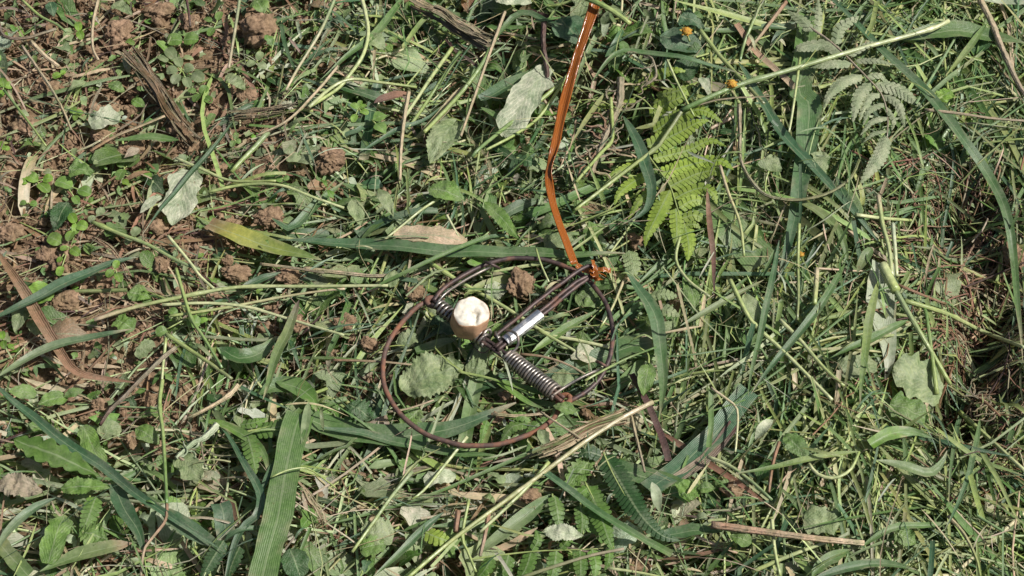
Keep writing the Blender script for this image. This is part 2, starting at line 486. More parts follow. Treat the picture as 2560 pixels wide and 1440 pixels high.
def leaf_geo(A, B, W, kind='ovate', curl=.15, roll=0., fold=.12, crinkle=.10, seed=0, bend=None):
    """flat leaf from its base A to its tip B"""
    nv = {'serrate': 45, 'lobed': 41, 'torn': 21}.get(kind, 17)
    nu = 7
    L = (B - A).length
    mid = (A + B) / 2 + Vector((0, 0, L * curl))
    if bend: mid = mid + bend
    P = spline([A, mid, B], nv); TT = tangents(P)
    V = []; U = []
    for i in range(nv):
        t = i / (nv - 1)
        if kind == 'round': h = math.sqrt(max(0, 1 - (2 * t - 1) ** 2))
        elif kind == 'heart': h = min(1, (t / .14) ** .5) * (1 - t) ** .65 * 1.1
        elif kind == 'torn': h = min(1, .5 + t * 3) * min(1, (1 - t) * 5 + .2) * (1 + .35 * noise.noise(Vector((t * 4, seed, 2))))
        elif kind == 'lance': h = math.sin(math.pi * t ** .85) ** 1.2
        else: h = math.sin(math.pi * t ** .78) ** .8 if 0 < t < 1 else 0
        sl = sr = h
        if kind == 'serrate': sl = sr = h * (1 - .13 * ((i % 3) / 2))
        if kind == 'lobed':
            f = abs(math.sin(math.pi * t * 6.5)) ** .5
            sl = sr = h * (.42 + .58 * f)
        if kind == 'torn':
            sl *= 1 + .4 * noise.noise(Vector((t * 6, seed + 9, 0))); sr *= 1 + .4 * noise.noise(Vector((t * 6, seed + 19, 0)))
        s = TT[i].cross(Vector((0, 0, 1)))
        s = s.normalized() if s.length > 1e-4 else Vector((1, 0, 0))
        s = Matrix.Rotation(roll + .25 * noise.noise(Vector((t * 2, seed, 7))), 3, TT[i]) @ s
        up = s.cross(TT[i])
        for k in range(nu):
            q = (k / (nu - 1)) * 2 - 1
            e = sl if q < 0 else sr
            e *= 1 + (.16 * noise.noise(Vector((t * 5, seed + (q > 0) * 7, 4))) + .10 * noise.noise(Vector((t * 13, seed + (q > 0) * 7, 9)))) * (crinkle > .1)
            off = q * W * .5 * e
            z = fold * abs(q) * W * .5 * e + crinkle * W * .35 * noise.noise(Vector((t * 9, q * 4.5, seed * 1.3))) + crinkle * W * .5 * noise.noise(Vector((t * 4, q * 2, seed * 2.3))) + .03 * W * math.sin(t * 40 - abs(q) * 9) * abs(q) * (1 - abs(q)) * 2
            V.append(P[i] + s * off + up * z); U.append(((q + 1) / 2, t))
    F = [(i * nu + k, i * nu + k + 1, (i + 1) * nu + k + 1, (i + 1) * nu + k) for i in range(nv - 1) for k in range(nu - 1)]
    return V, F, U
def leaf(label, a, b, w, c='lf', kind='serrate', dz=5, curl=.08, roll=0., fold=.12, mat='leaf', name='broad_leaf', c1=None, petiole=None, crinkle=.26, group=None, cat='leaf'):
    NB[0] += 1
    A = at(a[0], a[1], a[2] if len(a) > 2 else dz); B = at(b[0], b[1], b[2] if len(b) > 2 else dz)
    W = wide([A, B], w)
    V, F, U = leaf_geo(A, B, W, kind, curl, roll, fold, crinkle, NB[0])
    cc = colarr(len(V), C[c], C[c1] if c1 else None, None, 7)
    if petiole:
        root = empty(name, A, label, cat, group)
        mesh_obj('leaf_blade', V, F, M[mat], root, cc, U)
        Q = spline([A] + [at(p[0], p[1], p[2] if len(p) > 2 else dz - 3) for p in petiole], 8)
        tube_obj('petiole', Q, max(.0006, W * .03), M['stem'], root, np.array(C['yg']), 6)
        return root
    o = mesh_obj(name, V, F, M[mat], None, cc, U)
    return tag(o, label, cat, group)

def frond(label, rachis, pinnae, c='fe', dz=6, mat='fern', rw=6, rc='yg', droop=3.0, name='fern_frond', sweep=.35, fold=-.12, cat='fern', wm=.98):
    P = pxpts(rachis, dz)
    root = empty(name, P[0], label, cat)
    S = spline(P, 18)
    r = rw * mpp(P[0]) * .5
    tube_obj('rachis', S, [r * (1 - .6 * i / 17) for i in range(18)], M['stem'], root, np.array(C[rc]), 6)
    for k, (pts, w) in enumerate(pinnae):
        NB[0] += 1
        n_ = len(pts)
        Q = [at(p[0], p[1], dz + (2.5 * math.sin(math.pi * .5 * i / max(1, n_ - 1)) if i < n_ - 1 else -droop + 2)) for i, p in enumerate(pts)]
        px = sum(math.hypot(b[0] - a[0], b[1] - a[1]) for a, b in zip(pts, pts[1:]))
        lob = max(5, int(px / 11.5))
        X = spline(Q, lob * 8 + 1)
        V, F, U = ribbon(X, wide(Q, w) * wm, 'cut', fold, random.uniform(-.25, .25), random.uniform(-.3, .3), 7, lob, sweep, .0, .10, NB[0])
        cc = colarr(len(V), C[c], None, None, 7, .16)
        mesh_obj('pinna', V, F, M[mat], root, cc, U)
    return root

def ico(sub):
    bm = bmesh.new(); bmesh.ops.create_icosphere(bm, subdivisions=sub, radius=1)
    V = np.array([v.co[:] for v in bm.verts]); F = np.array([[v.index for v in f.verts] for f in bm.faces]); bm.free()
    return V, F
ICO = {s: ico(s) for s in (1, 2, 3, 4, 5)}
def clodify(V, seed, rough=.35, fine=.10):
    out = []
    for v in V:
        p = Vector(v)
        q = p * 1.3 + Vector((seed * 7.1, seed * 3.3, seed))
        d = 1 + rough * noise.noise(q) + rough * .6 * (abs(noise.noise(q * 2.3)) - .3) + fine * noise.noise(q * 5.1) + fine * .7 * noise.noise(q * 11) + fine * .4 * noise.noise(q * 23)
        d += rough * .55 * (.45 - noise.voronoi(q * 1.9)[0][0]) + rough * .28 * (.45 - noise.voronoi(q * 4.7)[0][0])
        out.append(p * d)
    return np.array([o[:] for o in out])
def clod(label, px, py, rx, ry=None, dz=0, sub=5, sq=.8, group=None):
    NB[0] += 1
    ry = ry or rx
    V, F = ICO[sub]
    V = clodify(V, NB[0] * 1.7, .46, .10)
    p = at(px, py, dz)
    m = mpp(p)
    V = V * np.array([rx * m, ry * m / .95, min(rx, ry) * m * sq])
    a = random.uniform(-.4, .4)
    V = V + np.array(p[:]) + np.array([0, 0, min(rx, ry) * m * sq * .15])
    o = mesh_obj('soil_clod', V, F, M['soil'])
    return tag(o, label, 'soil clod', group)
def seedling(label, c, leaves, colr='bt', dz=3, mat='seedling', kind='round', name='seedling'):
    """c: foot of the plant; leaves: (px, py, radius) of each leaf"""
    base = at(c[0], c[1], dz - 6)
    root = empty(name, base, label, 'seedling')
    crown = at(c[0], c[1], dz)
    m = mpp(base)
    tube_obj('stem', spline([base, crown], 4), .0006, M['stem'], root, np.array(C['yg']), 5)
    for (x, y, r) in leaves:
        NB[0] += 1
        dx, dy = x - c[0], y - c[1]
        l = math.hypot(dx, dy)
        if l < 1: dx, dy, l = 1, .3, 1.05
        ux, uy = dx / l, dy / l
        A = at(x - ux * r, y - uy * r, dz + 1.0); B = at(x + ux * r, y + uy * r, dz + random.uniform(0, 2.5))
        V, F, U = leaf_geo(A, B, wide([A, B], r * 1.65), kind, .10, random.uniform(-.25, .25), .18, .08, NB[0])
        mesh_obj('leaf', V, F, M[mat], root, colarr(len(V), C[colr], None, None, 7, .22), U)
        if l > r * 1.2:
            tube_obj('petiole', spline([crown, A], 5), .0005, M['stem'], root, np.array(C['yg']), 5)
    return root

# ------------------------------------------------------------------ the ground
def soil_h(x, y):
    s, h, g, l = zones(x, y)
    z = top(x, y) - depth(x, y)
    b = np.abs(vnoise(x, y, .016, 31)) * .0055 + np.abs(vnoise(x, y, .007, 32)) * .003 + vnoise(x, y, .0032, 33) * .0011 + vnoise(x, y, .0016, 34) * .0006
    return z + b - .003
nx_, ny_ = 640, 520
ax = np.linspace(-.5, .5, nx_); ay = np.linspace(-.40, .46, ny_)
X, Y = np.meshgrid(ax, ay, indexing='ij')
Z = soil_h(X, Y)
edge = np.minimum.reduce([np.arange(nx_)[:, None] + 0 * Y, (nx_ - 1 - np.arange(nx_))[:, None] + 0 * Y, np.arange(ny_)[None, :] + 0 * X, (ny_ - 1 - np.arange(ny_))[None, :] + 0 * X])
Z = np.where(edge == 0, -.03, Z)
V = np.stack([X.ravel(), Y.ravel(), Z.ravel()], 1)
idx = np.arange(nx_ * ny_).reshape(nx_, ny_)
F = np.stack([idx[:-1, :-1], idx[1:, :-1], idx[1:, 1:], idx[:-1, 1:]], -1).reshape(-1, 4)
# the same sheet runs on, flat, to the far distance
far = 60.0
c4 = [idx[0, 0], idx[-1, 0], idx[-1, -1], idx[0, -1]]
V = np.vstack([V, [[-far, -far, -.03], [far, -far, -.03], [far, far, -.03], [-far, far, -.03]]])
nb = nx_ * ny_
F = np.vstack([F, [[nb, nb + 1, c4[1], c4[0]], [nb + 1, nb + 2, c4[2], c4[1]], [nb + 2, nb + 3, c4[3], c4[2]], [nb + 3, nb, c4[0], c4[3]]]])
g_ = mesh_obj('ground', V, F, M['soil'])
g_['kind'] = 'structure'; g_['label'] = 'brown crumbly soil under the cut grass'

# ------------------------------------------------------------------ stuff: nobody could count the clippings
def scatter(n, dens):
    xs = []; ys = []; got = 0
    while got < n:
        x = rng.uniform(-.50, .50, n * 2); y = rng.uniform(-.38, .45, n * 2)
        px, py = proj(x, y)
        inside = (px > -150) & (px < 2710) & (py > -150) & (py < 1590)
        s, h, g, l = zones(x, y)
        d = dens(px, py, s, h, g, l) * np.where(inside, 1, .45)
        k = rng.uniform(0, 1, n * 2) < d
        xs.append(x[k]); ys.append(y[k]); got += k.sum()
    return np.concatenate(xs)[:n], np.concatenate(ys)[:n]
def offring(px, py):
    """the iron hoop pressed the pieces under it down: none stands across the wire"""
    r = np.sqrt(((px - 1245) / 287) ** 2 + ((py - 880) / 236) ** 2)
    return np.where(np.abs(r - 1) < .05, .07, 1.0)
def x_(px): return px / 260
def y_(py): return py / 260
def pick(n, names, p, jit=.22, hue=.10):
    a = np.array([C[k] for k in names])
    c = a[rng.choice(len(names), n, p=np.array(p) / sum(p))]
    return c * (1 + jit * rng.uniform(-1, 1, (n, 1))) * (1 + hue * rng.uniform(-1, 1, (n, 3)))
def paths(x, y, ang, L, frac, tilt, kap, arch, S, lift=0.0):
    t = np.linspace(0, 1, S)[None, :]
    s = (t - .5) * L[:, None]
    h = ang[:, None] + kap[:, None] * s + (kap[:, None] * .5 * L[:, None]) * np.sin(s / L[:, None] * 7) * .5
    kn = np.where(rng.uniform(0, 1, len(x)) < .28, rng.normal(0, .75, len(x)), 0)[:, None]
    h = h + kn * (t > rng.uniform(.25, .75, (len(x), 1)))
    ds = L[:, None] / (S - 1)
    cx = np.cumsum(np.cos(h) * ds, 1); cy = np.cumsum(np.sin(h) * ds, 1)
    X = x[:, None] + cx - cx[:, S // 2:S // 2 + 1]; Y = y[:, None] + cy - cy[:, S // 2:S // 2 + 1]
    Tz = samp(TOPG, X, Y); D = samp(DEPG, X, Y)
    Z = Tz - D * (1 - frac[:, None]) + np.tan(tilt)[:, None] * s + arch[:, None] * (1 - (2 * t - 1) ** 2) + lift
    return np.stack([X, Y, Z], -1), h, np.broadcast_to(t, X.shape)
def strips(name, label, mat, x, y, ang, L, w, frac, tilt, kap, arch, col, S=7, fold=.25, shape='blade', rollmax=.7, col2=None):
    n = len(x)
    P, h, t = paths(x, y, ang, L, frac, tilt, kap, arch, S)
    roll = rng.uniform(-rollmax, rollmax, (n, 1)) + rng.uniform(-.5, .5, (n, 1)) * (t - .5) * 2
    side = np.stack([-np.sin(h) * np.cos(roll), np.cos(h) * np.cos(roll), np.sin(roll)], -1)
    if shape == 'blade':
        cut = rng.uniform(0, 1, (n, 1)) < .35
        prof = np.minimum(1, (t / .2 + .15)) * np.where(cut, 1, np.clip((1 - t) / .5, .05, 1) ** .75)
    else:
        prof = np.sin(np.pi * np.clip(t, .03, .97)) ** .6 * (1 + .35 * rng.uniform(-1, 1, t.shape))
    hw = (w[:, None] * .5 * prof)[..., None]
    jl = 1 + (.25 * rng.uniform(-1, 1, (n, S, 1)) if shape != 'blade' else .06 * rng.uniform(-1, 1, (n, S, 1)))
    up = np.array([0, 0, 1.0])
    Vv = np.stack([P - side * hw * jl + up * hw * fold, P, P + side * hw * jl + up * hw * fold], 2)
    V = Vv.reshape(-1, 3)
    b = (np.arange(n) * S * 3)[:, None, None] + (np.arange(S - 1) * 3)[None, :, None] + np.arange(2)[None, None, :]
    F = np.stack([b, b + 1, b + 4, b + 3], -1).reshape(-1, 4)
    uv = np.stack([np.broadcast_to(np.array([0, .5, 1.])[None, None, :], (n, S, 3)), np.broadcast_to(t[..., None] * (1 if shape != 'blade' else 3), (n, S, 3))], -1).reshape(-1, 2)
    cc = np.repeat(col, S * 3, 0)
    if col2 is not None:
        k = np.repeat(t.reshape(-1), 3)[:, None] ** 2
        cc = cc * (1 - k) + np.repeat(col2, S * 3, 0) * k
    o = mesh_obj(name, V, F, M[mat], None, cc, uv)
    return tag(o, label, None, None, 'stuff')
def rods(name, label, mat, x, y, ang, L, r, frac, tilt, kap, arch, col, S=6, ns=5):
    n = len(x)
    P, h, t = paths(x, y, ang, L, frac, tilt, kap, arch, S)
    a = np.arange(ns) * 2 * np.pi / ns
    side = np.stack([-np.sin(h), np.cos(h), 0 * h], -1)[:, :, None, :]
    up = np.array([0, 0, 1.0])
    R = (r[:, None] * (1 - .25 * t))[:, :, None, None]
    V = (P[:, :, None, :] + side * np.cos(a)[None, None, :, None] * R + up * np.sin(a)[None, None, :, None] * R).reshape(-1, 3)
    b0 = (np.arange(n) * S * ns)[:, None, None] + (np.arange(S - 1) * ns)[None, :, None]
    k = np.arange(ns)[None, None, :]; k2 = (k + 1) % ns
    F = np.stack([b0 + k, b0 + k2, b0 + ns + k2, b0 + ns + k], -1).reshape(-1, 4)
    uv = np.stack([np.broadcast_to((np.arange(ns) / ns)[None, None, :], (n, S, ns)), np.broadcast_to(t[..., None], (n, S, ns))], -1).reshape(-1, 2)
    o = mesh_obj(name, V, F, M[mat], None, np.repeat(col, S * ns, 0), uv)
    return tag(o, label, None, None, 'stuff')
U_ = rng.uniform
def dirs(n, px, main=.8, spread=.55, rnd=.4):
    a = (field(x, y) if main == .8 else main) + rng.normal(0, spread * (.75 if main == .8 else 1), n)
    r = U_(0, 1, n) < rnd
    return np.where(r, U_(-math.pi, math.pi, n), a)
def frac_(n): return U_(0, 1, n) ** .75 * (1 - .34 * deepz(x, y)) if len(x) == n else U_(0, 1, n) ** .75
def field(x, y): return .75 + 1.5 * vnoise(x, y, .075, 51) + .5 * vnoise(x, y, .03, 52)

# narrow cut blades
n = 8300
x, y = scatter(n, lambda px, py, s, h, g, l: (1 - .93 * s) * np.clip(1 - 1.25 * g, .02, 1) * (.72 + .28 * h) * offring(px, py))
px, py = proj(x, y); s, h, g, l = zones(x, y)
L = (np.exp(rng.normal(math.log(.042), .5, n)) * (1 + 1.25 * h)).clip(.012, .20); w = (1 - .18 * h) * np.exp(rng.normal(math.log(.0022), .52, n)).clip(.0007, .0075)
f = frac_(n)
colr = pick(n, ['gr', 'bg', 'dg', 'yg', 'gy', 'sl', 'st'], [30, 20, 14, 10, 14, 7, 6])
hot = pick(n, ['yg', 'gr', 'ol', 'py', 'bg', 'st'], [24, 34, 14, 9, 16, 5])
colr = np.where((U_(0, 1, n) < h * .8)[:, None], hot, colr)
pale = pick(n, ['gy', 'sl', 'st', 'gr', 'wd', 'rd'], [34, 14, 16, 22, 10, 6])
colr = np.where((U_(0, 1, n) < l * (1 - h) * .75)[:, None], pale, colr)
strips('grass_clippings', 'mat of narrow cut green grass blades lying in all directions', 'grass', x, y, np.where(U_(0, 1, n) < .3 * h, rng.normal(-.9, .3, n), dirs(n, px)), L, w, f, rng.normal(0, .11, n), rng.normal(0, 1, n) * (3.4 - 1.6 * h), U_(-.002, .006, n), colr, 7, .3, col2=colr * np.array([1.12, 1.05, .9]))
# stalks
n = 3500
x, y = scatter(n, lambda px, py, s, h, g, l: (1 - .90 * s) * np.clip(1 - 1.05 * g, .04, 1) * (.5 + .5 * h))
s, h, g, l = zones(x, y)
L = (np.exp(rng.normal(math.log(.050), .55, n)) * (1 + .6 * h)).clip(.012, .19); r = np.exp(rng.normal(math.log(.00072), .38, n)).clip(.0003, .0017)
colr = pick(n, ['yg', 'py', 'ol', 'gr', 'st', 'gy'], [32, 13, 22, 20, 6, 12])
rods('grass_stalks', 'cut yellow green grass stalks mixed through the mown mat', 'stem', x, y, dirs(n, None), L, r, frac_(n), rng.normal(0, .09, n), rng.normal(0, 1.8, n), U_(-.001, .004, n), colr)
# dry straw
n = 3400
x, y = scatter(n, lambda px, py, s, h, g, l: .36 + .50 * s + .6 * g + .30 * l * (1 - h) - .2 * h * (1 - g))
s, h, g, l = zones(x, y)
L = np.exp(rng.normal(math.log(.026), .55, n)).clip(.008, .09)
colr = pick(n, ['st', 'br', 'rd', 'pu', 'tan', 'wd'], [24, 24, 14, 8, 8, 16])
f = np.where(s > .5, U_(.5, 1.2, n), frac_(n))
strips('straw_litter', 'dry brown straw shreds scattered over soil and cut grass', 'dry', x, y, dirs(n, None, .2, .9, .6), L, np.exp(rng.normal(math.log(.0013), .45, n)).clip(.0005, .0036), f, rng.normal(0, .06, n), rng.normal(0, 9, n), U_(-.001, .004, n), colr, 6, .35)
# brown thatch in the hollow
n = 2300
x, y = scatter(n, lambda px, py, s, h, g, l: np.clip(g * (1.25 - .8 * g), 0, 1))
L = np.exp(rng.normal(math.log(.030), .45, n)).clip(.01, .09)
rods('dry_thatch', 'matted reddish brown dry grass in the hollow at the right', 'dry', x, y, U_(-3.1, 3.1, n), L, U_(.00025, .0008, n), U_(0, 1.15, n), rng.normal(0, .12, n), rng.normal(0, 8, n), U_(0, .004, n), pick(n, ['rd', 'br', 'pu', 'st', 'ol'], [36, 30, 12, 12, 10]), 6, 4)
# torn leaf bits
n = 2700
x, y = scatter(n, lambda px, py, s, h, g, l: (.75 - .56 * s) * (1 - .85 * h) * np.clip(1 - .9 * g, 0, 1) * offring(px, py) + .30 * l * (1 - h))
s, h, g, l = zones(x, y)
L = np.exp(rng.normal(math.log(.0125), .5, n)).clip(.004, .036)
colr = pick(n, ['lf', 'gr', 'gy', 'sl', 'dg', 'bg', 'br'], [38, 20, 18, 10, 8, 5, 3])
colr = np.where((U_(0, 1, n) < l * .5)[:, None], pick(n, ['gy', 'sl', 'lf', 'tan'], [40, 24, 26, 10]), colr)
strips('leaf_fragments', 'dusty torn bits of green leaves in the mown mat', 'leaf', x, y, U_(-3.1, 3.1, n), L, L * U_(.35, .75, n), frac_(n), rng.normal(0, .36, n), rng.normal(0, 16, n), U_(-.003, .006, n), colr, 8, .35, 'leaf', .6)
# hair roots and fibres
n = 1900
x, y = scatter(n, lambda px, py, s, h, g, l: .6 + .2 * s)
L = np.exp(rng.normal(math.log(.022), .5, n)).clip(.006, .07)
rods('fine_fibres', 'hair-thin pale roots and grass fibres on the litter', 'dry', x, y, U_(-3.1, 3.1, n), L, U_(.00012, .00028, n), U_(.7, 1.25, n), rng.normal(0, .1, n), rng.normal(0, 26, n), U_(0, .005, n), pick(n, ['tan', 'st', 'sl', 'py', 'rd'], [24, 20, 18, 18, 12]), 8, 4)
# tiny leaves sprouting from the soil
n = 700
x, y = scatter(n, lambda px, py, s, h, g, l: s)
L = U_(.003, .008, n)
strips('tiny_weed_leaves', 'tiny green weed leaves sprouting from the bare soil', 'seedling', x, y, U_(-3.1, 3.1, n), L, L * U_(.5, .85, n), U_(.8, 1.6, n), rng.normal(.05, .25, n), rng.normal(0, 6, n), U_(0, .001, n), pick(n, ['lf', 'bt', 'gy', 'gr', 'sl'], [36, 6, 36, 16, 6]), 6, .3, 'leaf', .4)
# long fine grass, combed into swathes
n = 1500
x, y = scatter(n, lambda px, py, s, h, g, l: np.clip(h * (1 - 1.1 * g), .02, 1) * (.35 + .65 * (vnoise(x_(px), y_(py), 1.0, 61) > -.25)))
L = np.exp(rng.normal(math.log(.10), .35, n)).clip(.05, .22)
strips('long_grass', 'long fine yellow green grass lying in swathes on the right', 'grass', x, y, .95 + 1.1 * vnoise(x, y, .10, 62) + rng.normal(0, .2, n) - 1.9 * (U_(0, 1, n) < .22), L, np.exp(rng.normal(math.log(.0017), .4, n)).clip(.0007, .0042), U_(.45, 1.12, n), rng.normal(0, .07, n), rng.normal(0, 2.2, n), U_(0, .005, n), pick(n, ['yg', 'gr', 'ol', 'bg', 'py', 'st'], [34, 34, 14, 8, 8, 4]), 10, .4)
# the last loose pieces, lying over everything but the trap's works
n = 900
x, y = scatter(n, lambda px, py, s, h, g, l: (1 - .5 * s) * np.clip(1 - .8 * g, 0, 1) * (1 - np.exp(-((px - 1250) / 160) ** 2 - ((py - 850) / 140) ** 2)))
L = np.exp(rng.normal(math.log(.032), .6, n)).clip(.008, .11)
strips('loose_clippings', 'thin loose grass shreds lying on top of the litter', 'grass', x, y, dirs(n, None, .7, .7, .5), L, np.exp(rng.normal(math.log(.0011), .5, n)).clip(.0004, .0034), U_(1.0, 1.45, n), rng.normal(0, .08, n), rng.normal(0, 5, n), U_(0, .006, n), pick(n, ['gr', 'bg', 'yg', 'py', 'st', 'gy', 'sl'], [22, 16, 20, 12, 16, 8, 8]), 8, .4)
# cut stubble still standing in the hay
n = 420
x, y = scatter(n, lambda px, py, s, h, g, l: h * (1 - .6 * g) * np.exp(-((py - 850) / 420) ** 2))
L = U_(.016, .05, n)
strips('grass_stubble', 'upright cut grass stubble standing in the hay at the right', 'grass', x, y, 1.57 + rng.normal(0, .5, n), L, U_(.0012, .0036, n), U_(.8, 1.1, n), rng.normal(.55, .25, n), rng.normal(0, 4, n), U_(-.001, .003, n), pick(n, ['yg', 'gr', 'bg', 'ol', 'st'], [34, 34, 14, 12, 6]), 7, .4)
# crumbs of soil
def crumbs(n, name, label, dens, lo, hi, fr, sub=2, pw=2.4):
    x, y = scatter(n, dens)
    protos = [clodify(ICO[sub][0], 40 + k, .85, .45) for k in range(14)]
    F0 = ICO[sub][1]; nv = len(ICO[sub][0])
    size = lo * (hi / lo) ** (U_(0, 1, n) ** pw)
    z = soil_h(x, y) + size * .15 + samp(DEPG, x, y) * fr * U_(0, 1, n)
    a = U_(0, 6.28, n)
    k = rng.integers(0, 14, n)
    V0 = np.array(protos)[k] * size[:, None, None] * U_(.65, 1.3, (n, 1, 3)) * np.array([1, 1, .75])
    ca, sa = np.cos(a)[:, None], np.sin(a)[:, None]
    V = np.stack([V0[..., 0] * ca - V0[..., 1] * sa + x[:, None], V0[..., 0] * sa + V0[..., 1] * ca + y[:, None], V0[..., 2] + z[:, None]], -1).reshape(-1, 3)
    F = (F0[None] + (np.arange(n) * nv)[:, None, None]).reshape(-1, 3)
    return tag(mesh_obj(name, V, F, M['soil']), label, None, None, 'stuff')
crumbs(5200, 'soil_crumbs', 'small crumbs of dry brown soil on the bare patch', lambda px, py, s, h, g, l: s, .0006, .0030, .3, 2, 1.5)
crumbs(420, 'soil_lumps', 'rough lumps of brown soil strewn over the bare patch', lambda px, py, s, h, g, l: s, .0030, .0080, .3, 4, 1.8)
crumbs(800, 'soil_crumbs', 'crumbs of brown soil caught in the cut grass', lambda px, py, s, h, g, l: (1 - s) * (1 - .8 * h) * .5, .001, .006, .9, 3)

# ------------------------------------------------------------------ the trap
ZT = max(T(*at(p[0], p[1]).xy) for p in ((957, 880), (1300, 650), (1530, 830), (1215, 1110), (1240, 850))) + .0075
def tp(px, py, dz=0.0): return flat(px, py, ZT + dz * .001)
PX = mpp(tp(1240, 880))
trap = empty('wire_trap', tp(1240, 880), 'round rusty wire spring trap with coil springs lying flat on the cut grass', 'trap')
def wire(name, pts, rpx, mat, parent=trap, ns=9, n=None, wob=.03):
    P = [tp(*p) for p in pts]
    L = sum((b - a).length for a, b in zip(P, P[1:]))
    Q = spline(P, n or max(8, int(L / .002)))
    if L > .03: Q = [q + Vector((noise.noise(q * 70), noise.noise(q * 70 + Vector((9, 0, 0))), .6 * noise.noise(q * 55))) * .0006 for q in Q]
    return tube_obj(name, Q, rpx * PX, M[mat], parent, None, ns, wob)
j1 = wire('jaw', [(1084, 752, 1), (1098, 733, 1), (1132, 704, 1), (1190, 671, 1), (1245, 652, 1), (1300, 645, 1), (1362, 650, 1), (1420, 669, 1), (1470, 700, 1), (1506, 744, 1), (1527, 795, 1), (1532, 845, 1), (1524, 893, 1), (1503, 940, 1), (1470, 975, 1), (1430, 1000, 1), (1414, 1004, 0)], 6.2, 'iron')
j1['label'] = 'upper half hoop of dark iron wire'
j2 = wire('jaw', [(1092, 747, -1), (1070, 753, -1), (1046, 765, 0), (1012, 796, 0), (982, 836, 0), (963, 880, 0), (957, 925, 0), (963, 968, 0), (985, 1015, 0), (1018, 1053, 0), (1062, 1083, 0), (1112, 1103, 0), (1165, 1113, 0), (1222, 1113, 0), (1280, 1102, 0), (1335, 1080, 0), (1376, 1052, 0), (1398, 1025, 0), (1408, 1003, 0)], 6.4, 'rust')
j2['label'] = 'lower half hoop of rusty brown wire'
def ring(name, cx, cy, r, rw, mat, dz, tilt=(0, 0, 1), n=22, parent=trap):
    c = tp(cx, cy, dz); ax = Vector(tilt).normalized(); u = ax.orthogonal().normalized(); v = ax.cross(u)
    P = [c + (u * math.cos(6.2832 * i / n) + v * math.sin(6.2832 * i / n)) * r * PX for i in range(n + 1)]
    return tube_obj(name, P, rw * PX, M[mat], parent, None, 8)
ring('eye', 1081, 755, 15, 7.0, 'rust', 0, (.3, .2, 1))
ring('eye', 1410, 1000, 16, 7.0, 'rust', 0, (-.3, .2, 1))
# two axle rods between the eyes
for o_ in (-5.2, 5.2):
    wire('axle_rod', [(1082 - o_ * .6, 756 + o_ * .8, 4), (1245 - o_ * .6, 878 - 2 + o_ * .8 - 0, 4.5), (1408 - o_ * .6, 999 + o_ * .8, 4)], 5.2, 'iron')
# coil springs round the axle
def coil(a, b, turns, rpx, wpx, name='coil_spring', extra=()):
    A, B = tp(*a), tp(*b)
    ax = (B - A).normalized(); u = ax.cross(Vector((0, 0, 1))).normalized(); v = u.cross(ax)
    n = int(turns * 16)
    P = []
    for i in range(n + 1):
        t = i / n; an = 6.2832 * turns * t + .6
        wob = 1 + .03 * math.sin(t * 17)
        P.append(A.lerp(B, t) + (u * math.cos(an) + v * math.sin(an)) * rpx * PX * wob)
    o = tube_obj(name, P, wpx * PX, M['spring'], trap, None, 8)
    return o, P
s1, P1 = coil((1097, 766, 4), (1216, 855, 4), 14, 17, 3.8)
s2, P2 = coil((1270, 892, 4), (1392, 984, 4), 18, 19, 3.75)
def leg(pts, parent, name='spring_leg'):
    return tube_obj(name, spline(pts, 26), 3.6 * PX, M['spring'], parent, None, 8)
leg([P1[0], tp(1108, 739, 5), tp(1150, 708, 7), tp(1196, 682, 8), tp(1220, 671, 6), tp(1236, 663, -3)], s1)
wire('hook', [(1211, 655, 3), (1220, 657, 7), (1236, 664, 6), (1249, 671, 1)], 3.7, 'iron', s1)
leg([P2[-1], tp(1412, 968, 6), tp(1445, 948, 8), tp(1478, 932, 8), tp(1494, 926, 5), tp(1502, 920, -3)], s2)
wire('hook', [(1491, 904, 3), (1499, 906, 7), (1512, 914, 6), (1522, 921, 1)], 3.7, 'iron', s2)
leg([P2[0], tp(1290, 872, 10), tp(1296, 850, 14), tp(1291, 836, 15.5), tp(1279, 828, 15), tp(1266, 826, 11)], s2, 'inner_loop')
# end turn of the left spring and the little catch ring
ring('spring_end', 1217, 838, 15, 4.0, 'spring', 6, (.8, -.6, .25), 20, s1)
catch = ring('catch_ring', 1247, 844, 15, 3.6, 'spring', 6, (.75, .35, .35), 20)
# trigger: long rod bent to an eye at the far end, double rods back into the sleeve
wire('trigger_rod', [(1236, 842, 8), (1290, 797, 10), (1370, 733, 11), (1430, 689, 12), (1452, 673, 12), (1470, 664, 12), (1488, 667, 11), (1490, 680, 8), (1476, 692, 7), (1462, 700, 7)], 5.2, 'iron')
for o_ in (-5.5, 5.5):
    wire('double_rod', [(1240 + o_ * .6, 873 + o_ * .7, 6), (1266 + o_ * .6, 852 + o_ * .7, 7), (1352 + o_ * .6, 784 + o_ * .7, 8.5), (1425 + o_ * .6, 722 + o_ * .7, 9), (1458 + o_ * .5, 700 + o_ * .6, 8), (1480, 688, 7)], 5.2, 'iron')
A, B = tp(1263, 854, 7.2), tp(1351, 785, 8.6)
ax_ = (B - A).normalized(); u_ = ax_.cross(Vector((0, 0, 1))).normalized(); v_ = u_.cross(ax_)
bm = bmesh.new(); prev = None
for k, (t, q) in enumerate(((.0, .80), (0, 1), (.03, 1.03), (.5, 1), (.97, 1.03), (1, 1), (1, .80))):
    row = []
    for i in range(16):
        an = 6.2832 * (i + .5) / 16
        sq = max(abs(math.cos(an)), abs(math.sin(an)))
        e = .86 + .14 / sq ** .9
        row.append(bm.verts.new(A.lerp(B, t) + (u_ * math.cos(an) * 15.5 * e + v_ * math.sin(an) * 12.0 * e) * PX * q))
    if prev:
        for i in range(16): bm.faces.new((prev[i], prev[(i + 1) % 16], row[(i + 1) % 16], row[i]))
    prev = row
me = bpy.data.meshes.new('sleeve'); bm.normal_update(); bm.to_mesh(me); bm.free()
